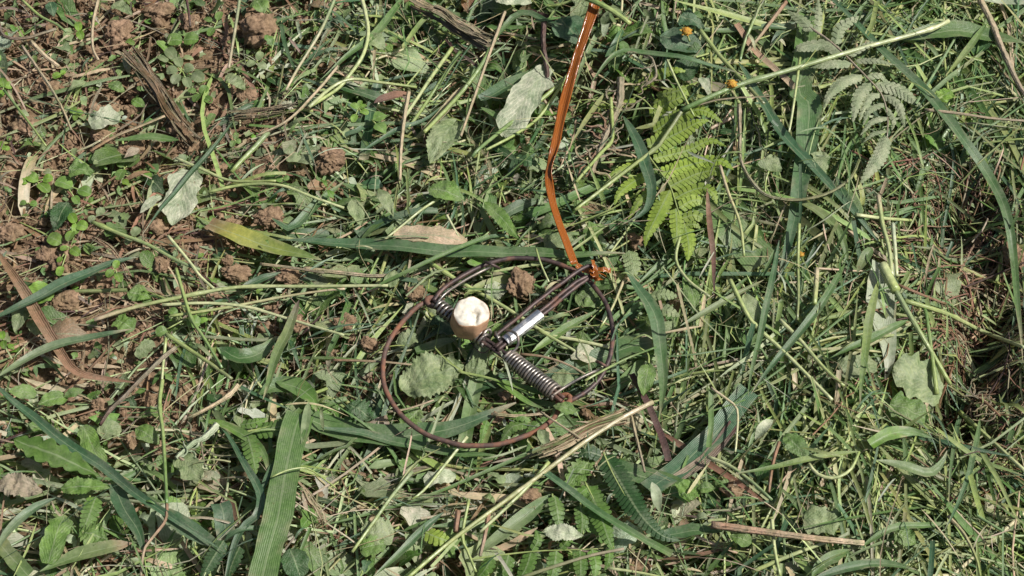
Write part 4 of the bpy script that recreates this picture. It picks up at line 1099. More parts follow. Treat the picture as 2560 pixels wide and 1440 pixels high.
S('stem rising to the pale sheath from the lower right', [(2342, 985), (2330, 890), (2315, 780), (2310, 770)], 12, 'yg', 'gr', 13)
S('long stem slanting across the lower right edge', [(2400, 1030), (2460, 1085), (2520, 1140), (2565, 1180)], 13, 'yg', 'py', 12)
S('long yellow stem crossing the right middle grass', [(1825, 700), (1870, 790), (1900, 825), (1960, 880), (2030, 950), (2080, 1000)], 12, 'yg', 'py', 13, nodes=(.35,))
S('second yellow stem crossing the right middle grass', [(1950, 800), (2000, 850), (2060, 920), (2110, 965)], 11, 'py', 'yg', 12)
S('upright yellowish stalk in the right middle', [(1998, 560), (1995, 650), (1996, 740), (1993, 800)], 9, 'yg', 'ol', 15)
S('upright cut stub in the right middle', [(2042, 672), (2040, 715), (2036, 760)], 13, 'st', 'yg', 15, taper=0)
S('pinkish brown split stick lying at the bottom right', [(1778, 1312), (1860, 1323), (1950, 1335), (2050, 1348), (2160, 1358)], 21, 'rd', 'st', 14, 'wood', 'twig', 'stick', wob=.12)
S('grey forked twig at the lower left, long arm', [(440, 868), (400, 900), (350, 950), (310, 992), (275, 1025), (250, 1062)], 13, 'wd', 'pu', 12, 'wood', 'twig', 'twig', wob=.2, nodes=(.15, .8))
S('pale bent twig above the fern at the lower left', [(595, 962), (570, 990), (520, 1020), (470, 1045)], 12, 'tan', 'st', 12, 'wood', 'twig', 'twig', nodes=(.25,))
S('pale straw stick lying in the left of the mown grass', [(650, 660), (720, 668), (810, 682)], 8, 'tan', 'wd', 11, 'wood', 'twig', 'twig')
S('rough pale twig pointing at the left eye of the trap', [(760, 672), (850, 682), (930, 690), (985, 688)], 13, 'tan', 'wd', 8, 'wood', 'twig', 'twig', wob=.25)
S('brown straw stalk on the bare soil, right of the thin green one', [(55, 115), (100, 180), (130, 225), (160, 280), (178, 325)], 9, 'wd', 'tan', 10, 'wood', 'twig', 'twig')
S('short thick pale straw at the upper left', [(78, 105), (110, 138), (146, 166)], 13, 'tan', 'st', 8, 'dry', 'straw', 'straw')
S('dark reddish twig curving at the left top corner', [(-5, 50), (10, 90), (60, 96), (110, 82), (140, 72)], 10, 'pu', 'wd', 9, 'wood', 'twig', 'twig')
S('brown twig lying below the green lance shaped blade', [(225, 378), (290, 340), (360, 312), (412, 290)], 10, 'br', 'st', 9, 'wood', 'twig', 'twig')
S('thick grey green stem across the bare soil edge', [(670, 330), (635, 370), (600, 405), (578, 430)], 15, 'gy', 'yg', 10)
S('pale thin stem running right along the soil edge', [(440, 395), (510, 425), (580, 452), (690, 452)], 8, 'py', 'yg', 10)
S('pale stem running level above the yellow tipped blade', [(520, 480), (610, 462), (700, 463), (780, 492), (860, 520)], 9, 'yg', 'py', 11)
S('long dry white stalk beside the large clod', [(600, -10), (590, 60), (580, 120), (572, 170)], 9, 'gy', 'st', 13)
S('long grey straw from the top edge to the dead stalk', [(840, -10), (800, 80), (745, 170), (715, 225)], 9, 'gy', 'st', 12)
S('dark vertical stalk at the top edge of the bare soil', [(465, -10), (472, 30), (476, 66)], 8, 'pu', None, 11, 'wood', 'twig', 'twig')
S('pale straw with torn skin on the bare soil', [(245, 0), (232, 60), (232, 120), (246, 150)], 9, 'tan', 'st', 10, 'dry', 'straw', 'straw')
S('thin green stem at the top left corner', [(55, 0), (100, 40), (140, 60), (165, 80)], 8, 'yg', 'gr', 11)
S('pair of thin wiry stems left of the bare soil', [(10, 225), (60, 290), (90, 330), (115, 365)], 7, 'gr', 'yg', 10)
S('pale twisted straw across the upper right of the soil', [(845, 165), (790, 230), (720, 300), (640, 340)], 8, 'st', 'tan', 11, 'dry', 'straw', 'straw')
S('straw coloured stem hanging in the upper middle', [(1022, 230), (1010, 300), (1002, 380), (1000, 450)], 11, 'tan', 'st', 12, 'dry', 'straw', 'straw')
S('straw coloured stem right of the long green one', [(1262, 30), (1225, 130), (1190, 230), (1152, 340)], 9, 'st', 'tan', 14, 'dry', 'straw', 'straw')
S('brown straw lying across the wire hoop below the sleeve', [(1300, 885), (1360, 892), (1420, 912), (1470, 940)], 7, 'br', 'st', 9, 'dry', 'straw', 'straw')
S('yellow green stem crossing the hoop under the bait, left part', [(1065, 648), (1110, 680), (1180, 722), (1240, 755), (1300, 792), (1370, 835), (1440, 850), (1530, 870)], 11, 'yg', 'py', 4, nodes=(.12, .6))
S('short stem end under the sleeve inside the hoop', [(1345, 825), (1390, 850), (1445, 882)], 9, 'yg', 'py', 5)
S('thin yellow stem at the lower middle of the hoop', [(1140, 928), (1220, 945), (1280, 965), (1330, 990)], 8, 'yg', 'gr', 8)
S('pale stick inside the bottom of the hoop', [(1232, 1035), (1290, 1040), (1362, 1034)], 10, 'tan', 'st', 8, 'wood', 'twig', 'twig')
S('bright yellow stem leaning at the bottom left of centre', [(1168, 1092), (1110, 1165), (1060, 1225), (1030, 1248)], 9, 'py', 'yg', 13, c2='py')
S('grey crushed stem from the bottom left of centre', [(1030, 1180), (980, 1240), (930, 1310), (880, 1380)], 11, 'gy', 'yg', 10)
S('thin green stem with a joint at the bottom centre', [(1172, 1250), (1156, 1340), (1170, 1380), (1190, 1430)], 9, 'yg', 'yg', 12, nodes=(.5,))
S('olive stem along the bottom edge', [(1300, 1445), (1390, 1415), (1480, 1388), (1560, 1372)], 10, 'ol', 'wd', 11)
S('narrow pink grey stem at the bottom centre', [(1222, 1285), (1212, 1340), (1200, 1390)], 12, 'rd', 'wd', 11, 'dry')
S('dry jointed twig hanging right below the hoop', [(1578, 1040), (1590, 1090), (1600, 1130), (1612, 1180)], 9, 'tan', 'wd', 11, 'wood', 'twig', 'twig', nodes=(.2, .95))
S('short broken pinkish straw at the bottom left of centre', [(1146, 1278), (1140, 1330)], 16, 'rd', None, 8, 'dry', 'straw', 'straw', taper=0)
S('thin pale stem angled over the right of the wide blue blade', [(1778, 970), (1820, 1000), (1843, 1025), (1842, 1090), (1838, 1130)], 7, 'st', 'py', 14)
S('pale pointed stem in the lower right grass', [(1768, 1142), (1820, 1162), (1880, 1205), (1930, 1250)], 10, 'py', 'gr', 14)
S('curved pale stalk in the lower right', [(2022, 1160), (2045, 1186), (2085, 1195), (2125, 1175), (2148, 1130)], 10, 'py', 'yg', 13)
S('brown straw standing in the lower right grass', [(1948, 1105), (1932, 1160), (1922, 1230)], 10, 'rd', 'br', 13, 'dry', 'straw', 'straw')
S('long bent straw in the lower right', [(2370, 1290), (2410, 1335), (2440, 1395), (2450, 1440)], 10, 'st', 'yg', 12, 'dry', 'straw', 'straw')
S('dusty pale stem up the bottom right corner', [(1880, 1430), (1960, 1395), (2080, 1350)], 12, 'yg', 'py', 9)
S('upright yellow stem with buds at the bottom right', [(1930, 1300), (1936, 1370), (1950, 1440)], 11, 'py', 'yg', 10)
S('long pale stem along the bottom right edge', [(1520, 1420), (1600, 1432), (1680, 1448)], 8, 'py', 'yg', 9)
S('curling tendril over the large pale blade', [(680, 1192), (720, 1175), (765, 1170), (800, 1190), (840, 1220)], 5, 'yg', 'yg', 21)
S('dry brown stem along the level blade above the hoop', [(830, 900), (900, 902), (960, 905), (1030, 912)], 7, 'br', 'st', 9, 'dry', 'straw', 'straw')
S('pale bent straw in the upper right middle', [(1700, 590), (1690, 650), (1720, 700), (1775, 742)], 9, 'yg', 'py', 10)
S('green stem below the orange knot running up right', [(1560, 700), (1530, 770), (1500, 820)], 8, 'tan', 'yg', 7)

S('thin green stem crossing over the right side of the wire hoop', [(1462, 952), (1510, 925), (1570, 895), (1640, 868)], 7, 'yg', 'gr', 16)
S('fine straw crossing over the hoop below the right eye of the trap', [(1352, 1030), (1400, 1062), (1455, 1098)], 6, 'st', 'tan', 15, 'dry', 'straw', 'straw')
S('pale straw lying over the lower left of the rusty hoop', [(968, 1030), (1020, 1022), (1085, 1000)], 6, 'tan', 'st', 15, 'dry', 'straw', 'straw')
S('thin green stem crossing over the top of the hoop', [(1340, 622), (1352, 660), (1372, 705)], 6, 'yg', 'py', 16)

# ------------------------------------------------------------------ single leaves
Lf = leaf
Lf('large pale serrated leaf with clear veins inside the hoop', (1000, 972), (1160, 915), 116, 'gy', 'serrate', 7, .05, name='serrated_leaf')
Lf('pale torn leaf left of the orange strap at the top', (1368, 168), (1258, 342), 78, 'sl', 'torn', 7, .04)
Lf('round dusty leaf in the upper middle with a crumpled edge', (1142, 298), (1074, 408), 84, 'gy', 'serrate', 7, .10)
Lf('blue green dusty leaf at the top beside the orange strap', (1398, 46), (1462, 114), 84, 'bg', 'ovate', 6, .06)
Lf('dark green rounded leaf in the middle above the hoop', (1072, 470), (1164, 502), 54, 'lf', 'ovate', 9, .12)
Lf('light leaf with a dark vein in the middle left of the round clod', (880, 500), (905, 566), 40, 'gy', 'ovate', 8, .08)
Lf('pale olive leaf twisted beside the light one', (945, 470), (985, 545), 34, 'gy', 'lance', 9, .1)
Lf('pale folded leaf with purple veins near the dead grey stalk', (476, 425), (432, 562), 82, 'sl', 'torn', 7, .05)
Lf('small pale oval leaf left of the pale folded one', (403, 490), (350, 532), 27, 'sl', 'ovate', 8, .1)
Lf('round bright leaf under the straight blade at the left edge', (130, 720), (76, 752), 62, 'bt', 'round', 9, .08, mat='seedling')
Lf('bluish rounded leaf left of the round bright leaf', (70, 760), (36, 830), 46, 'gy', 'ovate', 6, .1)
Lf('small bluish leaf below the round bright leaf', (75, 800), (100, 835), 34, 'gy', 'round', 6, .1)
Lf('dark green leaf above the bright seedling chain', (170, 505), (135, 578), 54, 'dg', 'serrate', 7, .1)
Lf('green leaf hanging right of the blue green hanging blade', (1622, 908), (1608, 992), 46, 'lf', 'ovate', 13, .12, petiole=[(1620, 885), (1600, 870)])
Lf('heart shaped pale leaf at the right below the silver blade', (2352, 985), (2232, 920), 100, 'gy', 'torn', 10, .08)
Lf('three cornered grey leaf beside the wide vertical blade', (1922, 428), (1935, 388), 64, 'gy', 'heart', 12, .1, petiole=[(1915, 450), (1913, 480)])
Lf('small white folded leaf above the fern', (1756, 195), (1775, 244), 30, 'sl', 'heart', 13, .1)
Lf('pale folded torn leaf on the bare soil', (225, 312), (300, 288), 50, 'sl', 'torn', 8, .12)
Lf('small serrated grey leaf right of the weed cluster', (566, 188), (614, 226), 32, 'gy', 'serrate', 9, .1)
Lf('dusty leaf in the upper middle under the curved stem', (920, 85), (962, 126), 42, 'gy', 'ovate', 8, .1)
Lf('pale leaf cut by the top edge in the middle', (1236, -15), (1330, 6), 62, 'sl', 'ovate', 9, .06)
Lf('crumpled dusty leaf right of the large serrated one', (1162, 918), (1226, 928), 52, 'gy', 'serrate', 6, .06)
Lf('pale leaf under the clod inside the hoop', (1212, 745), (1270, 712), 50, 'sl', 'serrate', 4, .06)
Lf('dusty leaf at the left inside of the hoop', (994, 862), (1042, 838), 38, 'gy', 'torn', 5, .1)
Lf('small smooth green leaf below the right eye of the trap', (1440, 1030), (1382, 1014), 28, 'lf', 'ovate', 13, .1)
Lf('folded grey leaf at the lower right of the rusty hoop', (1350, 1072), (1368, 1122), 30, 'gy', 'lance', 12, .1, fold=.5)
Lf('pale dry leaf lying level above the level blue blade', (985, 582), (1168, 604), 42, 'st', 'torn', 8, .04)
Lf('green drooping leaf left of the orange strap in the middle', (1212, 505), (1298, 600), 40, 'lf', 'serrate', 8, .06)
Lf('dull leaf right of the orange strap base', (1360, 610), (1440, 600), 40, 'gy', 'torn', 4, .06)
Lf('white curled leaf tip in the lower right', (1888, 1100), (1934, 1050), 26, 'sl', 'lance', 13, .2, fold=.6)
Lf('broad dark veined leaf in the lower right', (1962, 1088), (2022, 1150), 56, 'gr', 'serrate', 8, .08)
Lf('dark round leaf at the bottom edge beside the large pale blade', (725, 1372), (752, 1445), 66, 'dg', 'round', 12, .08)
Lf('large ribbed fern-like leaf at the left bottom', (35, 1100), (252, 1192), 62, 'lf', 'lobed', 9, .05, mat='fern')
Lf('broad smooth edged leaf below the ribbed one', (152, 1222), (276, 1218), 44, 'lf', 'serrate', 9, .08)
Lf('lobed green leaf right of the ribbed one', (208, 1066), (256, 1172), 44, 'lf', 'torn', 9, .06)
Lf('grey pleated dead leaf at the left bottom edge', (-10, 1208), (108, 1232), 56, 'wd', 'serrate', 10, .1, mat='dry', crinkle=.5)
Lf('green leaf in the sprig at the lower left, left one', (92, 985), (22, 980), 36, 'lf', 'ovate', 8, .1)
Lf('green leaf in the sprig at the lower left, right one', (170, 992), (95, 1010), 40, 'lf', 'ovate', 9, .1)
Lf('green pointed leaf above the brown clod at the lower left', (160, 992), (212, 975), 26, 'lf', 'lance', 10, .12)
Lf('grey veined leaf in the right middle', (1862, 735), (1898, 818), 42, 'gy', 'ovate', 10, .08)
Lf('green leaf under the grass right of the hoop', (1720, 690), (1740, 780), 46, 'lf', 'serrate', 6, .08)
Lf('pale bitten leaf left of the olive stalks', (345, 895), (382, 852), 34, 'gy', 'torn', 9, .1)
Lf('leaf below the rising straw at the far left middle', (290, 800), (335, 825), 40, 'lf', 'torn', 9, .1)
Lf('dull green leaf between the level stems', (320, 730), (380, 745), 44, 'lf', 'serrate', 4, .05)
Lf('green broken leaf above the bottom ferns', (1480, 1145), (1410, 1230), 58, 'lf', 'lobed', 6, .06)
Lf('pale dusty leaf among the bottom ferns', (1360, 1330), (1458, 1340), 44, 'sl', 'serrate', 10, .06)
Lf('grey green leaf at the bottom left of centre', (905, 1340), (985, 1330), 60, 'gy', 'torn', 6, .08)
Lf('dark leaf below the grey green one at the bottom', (900, 1372), (965, 1360), 44, 'lf', 'torn', 7, .1)
Lf('pale curled leaf in the clippings below the hoop', (1060, 1205), (1140, 1190), 34, 'sl', 'torn', 8, .12)
Lf('dark green lobed leaf left of the hoop bottom', (870, 1010), (935, 1050), 60, 'dg', 'lobed', 5, .06)
Lf('serrated leaf under the lower left of the rusty hoop', (1050, 1020), (1000, 1078), 60, 'lf', 'lobed', 4, .05)
Lf('wide leaf below the bent grey twig', (250, 1090), (300, 1062), 44, 'gy', 'torn', 6, .08)
Lf('crumpled lobed leaf at the bottom left corner', (120, 1410), (160, 1290), 62, 'lf', 'torn', 8, .08)
Lf('light green lobed leaf right of the crumpled one at the bottom', (200, 1330), (270, 1350), 60, 'lf', 'lobed', 7, .06)
Lf('dusty pale leaf with a bitten side at the lower left', (450, 1140), (500, 1200), 56, 'gy', 'torn', 8, .06)
Lf('dusty leaf above the white dusted twig', (340, 1070), (400, 1110), 44, 'lf', 'ovate', 6, .08)
Lf('small folded grey leaf left of the bait at the hoop wire', (975, 720), (988, 675), 36, 'gy', 'ovate', 10, .15)
Lf('pale leaf under the left coil spring', (1090, 790), (1140, 830), 54, 'bg', 'torn', 3, .05)
Lf('leaf right of the trigger rods inside the hoop', (1440, 735), (1510, 760), 60, 'lf', 'ovate', 3, .06)
Lf('pale leaf in the shade of the right coil spring', (1380, 940), (1440, 960), 44, 'gy', 'ovate', 5, .06)
Lf('dull leaf below the upper flower head at the top', (1650, 90), (1760, 130), 74, 'bg', 'ovate', 5, .06)
Lf('dark smooth leaf under the arched thin blade', (1690, 190), (1750, 160), 60, 'dg', 'ovate', 5, .06)
Lf('large blue green leaf at the upper flower head', (1700, 40), (1762, 72), 50, 'bg', 'heart', 8, .08)
Lf('dusty bitten leaf at the right, over the heart shaped one', (2100, 930), (2190, 905), 54, 'gy', 'torn', 7, .08)
Lf('green leaf under the curved vine at the right', (2040, 440), (2055, 380), 44, 'gy', 'torn', 7, .08)
Lf('yellow green flat leaf in the hay at the right', (2345, 250), (2380, 228), 34, 'bt', 'torn', 9, .06)
Lf('large green leaf at the bottom right of the arched blade', (2235, 1330), (2290, 1360), 50, 'lf', 'serrate', 10, .08)
Lf('grey leaf right of the split stick', (2010, 1300), (2100, 1310), 60, 'gy', 'torn', 5, .06)
Lf('green leaf with a long stalk below the split stick', (1880, 1358), (1825, 1340), 36, 'lf', 'ovate', 12, .1, petiole=[(1900, 1375), (1918, 1395)])
Lf('lobed green leaf left of the pale pointed stem', (1740, 1215), (1700, 1240), 52, 'lf', 'torn', 11, .08)
Lf('small oval leaf beside the lobed one in the lower right', (1745, 1222), (1788, 1220), 26, 'lf', 'ovate', 12, .1)
Lf('ragged green leaf at the right below the heart shaped leaf', (2225, 1010), (2320, 1050), 60, 'lf', 'torn', 9, .08)
Lf('dark green leaf at the top edge beside the large clod', (640, 0), (660, 34), 44, 'lf', 'ovate', 9, .1)
Lf('blue green leaf on the soil at the top left', (125, 5), (135, 42), 28, 'bg', 'ovate', 8, .1)
Lf('pale blue green leaf at the top edge of the soil', (285, 8), (332, 38), 36, 'gy', 'heart', 9, .1)
Lf('serrated small leaf on the soil below the stalk straw', (272, 208), (312, 230), 28, 'lf', 'serrate', 8, .1)
Lf('grey leaf pointing left on the bare soil', (215, 205), (168, 228), 24, 'gy', 'lance', 8, .15)
Lf('green weathered leaf below the soil edge', (330, 250), (362, 268), 26, 'lf', 'ovate', 7, .1)
Lf('dark grey leaf near the seedling on the soil', (350, 372), (310, 395), 24, 'wd', 'lance', 9, .12, mat='dry')
Lf('large green leaf on the soil left of the dead stalk tip', (172, 425), (236, 430), 46, 'lf', 'heart', 8, .1)

# ------------------------------------------------------------------ ferns
frond('bright yellow green fern frond right of the orange strap', [(1592, 345), (1625, 395), (1652, 432), (1675, 465), (1690, 510), (1704, 558), (1716, 610)], [
    ([(1632, 398), (1720, 375), (1775, 352), (1816, 366)], 27), ([(1652, 434), (1745, 407), (1800, 402), (1834, 424)], 42),
    ([(1674, 466), (1750, 432), (1795, 430), (1820, 456)], 40), ([(1686, 496), (1745, 470), (1780, 480), (1792, 510)], 38),
    ([(1697, 520), (1735, 500), (1772, 508)], 31), ([(1704, 546), (1740, 538), (1773, 562)], 26), ([(1710, 566), (1735, 560), (1753, 572)], 18),
    ([(1710, 558), (1722, 610), (1719, 652)], 42), ([(1675, 474), (1642, 540), (1618, 590), (1613, 616)], 48), ([(1690, 520), (1692, 570), (1690, 622)], 38),
    ([(1626, 430), (1575, 460), (1548, 485), (1536, 512)], 36), ([(1640, 462), (1600, 500), (1570, 550)], 28), ([(1605, 402), (1550, 425), (1510, 452)], 24),
    ([(1618, 368), (1690, 335), (1740, 308), (1772, 300)], 50), ([(1632, 330), (1700, 290), (1755, 275), (1806, 306)], 36)], 'fe', 10)
frond('smaller fern frond behind the bright one, near the top', [(1580, 235), (1610, 250), (1632, 275), (1640, 300)], [
    ([(1585, 225), (1640, 190), (1690, 175), (1718, 180)], 30), ([(1622, 288), (1670, 258), (1705, 240), (1728, 215)], 34), ([(1632, 258), (1680, 240), (1705, 222)], 20),
    ([(1640, 238), (1700, 225), (1745, 205)], 18), ([(1590, 250), (1540, 262), (1470, 268)], 20)], 'fe', 6)
frond('grey dusty drooping frond at the upper right', [(2022, 68), (2060, 92), (2100, 125), (2130, 155), (2170, 196), (2204, 236), (2219, 290), (2218, 345)], [
    ([(2032, 80), (2005, 48), (1970, 26)], 34), ([(2042, 84), (2048, 45), (2046, -5)], 24), ([(2105, 130), (2060, 110), (2000, 118), (1980, 130)], 38),
    ([(2088, 112), (2105, 65), (2160, 38)], 32), ([(2130, 158), (2080, 158), (2012, 166)], 26), ([(2156, 186), (2110, 202), (2075, 235), (2058, 272)], 38),
    ([(2178, 206), (2148, 240), (2132, 305)], 34), ([(2200, 233), (2172, 246), (2148, 302)], 26), ([(2212, 258), (2175, 275), (2158, 312)], 20), ([(2219, 292), (2180, 304), (2151, 338)], 20),
    ([(2218, 325), (2185, 333), (2158, 356)], 16), ([(2165, 190), (2200, 188), (2226, 212)], 24), ([(2186, 208), (2250, 225), (2306, 268)], 38), ([(2206, 236), (2245, 260), (2262, 318)], 26),
    ([(2216, 266), (2235, 300), (2230, 326)], 20), ([(2136, 152), (2190, 150), (2240, 162)], 20), ([(2120, 140), (2170, 110), (2215, 105)], 22), ([(2218, 338), (2198, 392), (2152, 458)], 42)], 'dusty', 16, 'leaf', 7, 'wd', 5, fold=-.32, sweep=.75, wm=.92)
frond('green fern tip at the lower left pointing right', [(612, 1080), (660, 1070), (706, 1058), (752, 1040)], [
    ([(636, 1078), (680, 1070), (720, 1060), (758, 1036)], 52), ([(600, 1062), (640, 1055), (668, 1045)], 26), ([(618, 1085), (630, 1130), (640, 1185)], 46)], 'lf', 9)
frond('upright green fern among the bottom ferns, left of the dark one', [(1462, 1205), (1490, 1260), (1515, 1320), (1535, 1370)], [
    ([(1466, 1215), (1500, 1285), (1520, 1345), (1535, 1378)], 60), ([(1525, 1370), (1522, 1400), (1512, 1426)], 24), ([(1475, 1215), (1440, 1240), (1420, 1250)], 28)], 'lf', 10)
frond('dark green fern curving to the right at the bottom', [(1508, 1132), (1535, 1190), (1570, 1250), (1610, 1300)], [
    ([(1510, 1138), (1548, 1200), (1600, 1285), (1650, 1335), (1700, 1352)], 62), ([(1505, 1140), (1470, 1130), (1445, 1140)], 30)], 'dg', 10)
frond('small upright fern left among the bottom ferns', [(1380, 1235), (1390, 1275), (1400, 1315)], [([(1386, 1238), (1394, 1280), (1400, 1325)], 42)], 'lf', 8)
frond('second small upright fern right among the bottom ferns', [(1450, 1258), (1455, 1300), (1458, 1335)], [([(1450, 1262), (1456, 1300), (1452, 1345)], 40)], 'lf', 8)
frond('long fern along the bottom edge with hanging leaflets', [(1165, 1400), (1250, 1388), (1340, 1378), (1420, 1375), (1495, 1372)], [
    ([(1230, 1392), (1215, 1420), (1190, 1450)], 38), ([(1272, 1386), (1262, 1420), (1240, 1455)], 40), ([(1328, 1380), (1315, 1420), (1290, 1460)], 42), ([(1392, 1376), (1385, 1420), (1372, 1460)], 42),
    ([(1450, 1374), (1452, 1420), (1448, 1460)], 40), ([(1330, 1378), (1345, 1350), (1340, 1325)], 24), ([(1400, 1374), (1420, 1350), (1430, 1330)], 24), ([(1480, 1372), (1490, 1410), (1486, 1450)], 34)], 'lf', 9)
frond('short lobed fern piece left of the broken pinkish straw', [(1062, 1330), (1095, 1345), (1132, 1355)], [([(1062, 1330), (1095, 1344), (1134, 1356)], 40)], 'fe', 9)
frond('curled fern inside the bottom of the hoop', [(1392, 1052), (1330, 1056), (1280, 1062), (1240, 1080)], [
    ([(1385, 1052), (1345, 1060), (1310, 1095)], 26), ([(1320, 1056), (1280, 1068), (1252, 1105)], 34), ([(1330, 1050), (1300, 1040), (1262, 1042)], 24), ([(1218, 1050), (1208, 1080), (1202, 1110)], 20)], 'lf', 7)
frond('dark fern leaf at the bottom edge left of the large pale blade', [(545, 1370), (525, 1410), (505, 1450)], [([(560, 1350), (530, 1400), (500, 1450)], 44), ([(600, 1365), (580, 1410), (570, 1450)], 40)], 'dg', 8)
frond('shaded fern piece under the broad dark blade at the lower left', [(225, 1240), (215, 1290), (205, 1340)], [([(240, 1240), (222, 1290), (200, 1345)], 48)], 'lf', 6)
frond('dusty small fern leaflets below the orange knot to the right', [(1570, 640), (1582, 680), (1600, 700)], [([(1572, 625), (1582, 665), (1580, 700)], 46), ([(1625, 740), (1660, 735), (1695, 740)], 34), ([(1640, 770), (1670, 775), (1700, 790)], 32)], 'gy', 6, 'leaf')
frond('dark small fern under the round dusty leaf', [(1290, 395), (1320, 400), (1350, 412)], [([(1285, 395), (1320, 402), (1352, 412)], 30)], 'dg', 7)

# ------------------------------------------------------------------ seedlings on the bare soil
SD = seedling
SD('two leaved bright seedling near the top left corner', (198, 80), [(196, 66, 12), (201, 88, 12), (238, 62, 9)])
SD('seedling with two round leaves facing each other below the soil clods', (458, 101), [(437, 102, 19), (478, 100, 19)], 'lf')
SD('dusty cluster of small leaves right of the dead stalk', (455, 175), [(427, 134, 17), (408, 148, 13), (446, 155, 14), (430, 178, 15), (472, 172, 14), (494, 194, 17), (468, 206, 14), (440, 198, 15)], 'gy')
SD('small bright round weed in the soil left of the grey straw', (146, 188), [(142, 190, 11), (158, 182, 7)])
SD('lobed bright weed beside the pale folded torn leaf', (191, 284), [(184, 278, 10), (198, 282, 10), (190, 292, 10)])
SD('three leaved green seedling below the dark grey leaf', (312, 420), [(301, 410, 11), (332, 404, 19), (302, 437, 16)], 'lf')
SD('small pair of leaves at the edge of the mown grass', (524, 302), [(529, 294, 12), (519, 310, 10), (512, 298, 8)], 'lf')
SD('green leaves of a weed at the left edge of the soil', (90, 452), [(80, 445, 16), (110, 470, 17), (120, 448, 13), (60, 455, 10)], 'bt')
SD('grey green leaves beside the weed at the left edge', (165, 462), [(160, 460, 22), (212, 480, 17), (190, 500, 12)], 'lf')
SD('bright many leaved seedling chain at the left of the picture, top', (190, 562), [(182, 546, 14), (205, 566, 15), (190, 572, 13), (176, 590, 15)], 'bt', 9)
SD('bright many leaved seedling chain, lower part', (172, 618), [(137, 600, 19), (188, 630, 14), (160, 622, 10), (151, 678, 13), (150, 650, 9)], 'bt', 6)
SD('three leaved seedling above the straight blue green blade', (287, 672), [(291, 661, 11), (275, 684, 12), (297, 694, 13)], 'bt', 14)
SD('pale leaved seedling under the level stems', (460, 800), [(433, 780, 12), (484, 806, 18), (506, 782, 15), (404, 830, 15)], 'lf', 8)
SD('bright seedling cut by the left edge below the brown blade', (8, 850), [(6, 838, 10), (10, 862, 11)], 'bt', 8)
SD('pair of tiny leaves near the top of the left edge', (70, 508), [(58, 508, 8), (84, 510, 9)], 'lf')
SD('bright seedling with four leaves in the upper middle', (895, 273), [(886, 266, 11), (908, 267, 10), (911, 281, 11), (886, 296, 11), (900, 258, 8)], 'bt', 12)
SD('long leaved sprout right of the bright seedling in the upper middle', (930, 300), [(950, 294, 19), (952, 322, 19)], 'lf', 11, kind='lance')
SD('round leaved seedling below the pale bent stem of the upper left', (686, 446), [(674, 447, 14), (698, 450, 10), (716, 446, 8)], 'lf')
SD('dusty grey leaved seedling beside the round clod in the middle', (748, 400), [(735, 398, 18), (762, 402, 18), (720, 375, 14)], 'gy')
SD('bright weed at the left edge near the top', (10, 215), [(8, 206, 12), (22, 215, 11), (4, 235, 10)])
SD('bright weed at the left edge beside the light clod', (8, 370), [(4, 362, 9), (14, 372, 10)])
SD('small green weed right of the lance shaped blade', (585, 352), [(590, 340, 9), (582, 360, 9), (596, 354, 7)], 'lf')
SD('weed with small dusty leaves under the grey straw at the top', (640, 155), [(650, 140, 12), (628, 160, 12), (655, 165, 12)], 'gy')
SD('cluster of green weeds at the top edge of the soil', (540, 60), [(528, 80, 12), (548, 40, 12), (520, 50, 10)], 'lf')
SD('leafy weed between the dead stalk and the weed cluster', (500, 235), [(510, 225, 13), (492, 245, 13), (520, 250, 12), (480, 228, 10)], 'lf')
SD('green seedling below the brown twig on the soil', (250, 395), [(235, 400, 14), (262, 388, 12), (255, 412, 12)], 'lf')
SD('young weed beside the yellowish soil patch', (240, 540), [(252, 530, 12), (230, 548, 11)], 'gy')
SD('small weed above the straight blade at the left', (330, 590), [(340, 580, 14), (322, 602, 12), (352, 600, 10)], 'gy')

# ------------------------------------------------------------------ flower heads
def flower(label, px, py, r, dz, petals=7):
    p = at(px, py, dz); m = mpp(p)
    root = empty('flower_head', p, label, 'flower')
    V, F = ICO[4]
    V = clodify(V, px * .01, .12, .22) * np.array([1, 1, .7]) * r * m + np.array(p[:])
    mesh_obj('disc', V, F, M['flower'], root)
    for k in range(petals):
        a = 6.283 * k / petals + .4
        A = p + Vector((math.cos(a), math.sin(a), -.2)) * r * m * .7
        Bq = p + Vector((math.cos(a), math.sin(a) * .9, -.2 + .5 * random.random())) * r * m * 1.45
        V, F, U = leaf_geo(A, Bq, r * m * .5, 'ovate', .1, 0, .2, .1, k)
        mesh_obj('floret', V, F, M['flower'], root, None, U)
    tube_obj('stalk', spline([p - Vector((0, 0, .001)), at(px + 8, py + 26, dz - 8)], 5), .0008, M['stem'], root, np.array(C['yg']), 6)
flower('orange yellow flower head at the top above the fern', 1716, 78, 12, 15)
flower('withered orange flower head lying on the pale yellow stem', 1829, 209, 12, 20)
flower('small orange flower head in the grass below the wide vertical blade', 2003, 636, 7, 9, 5)

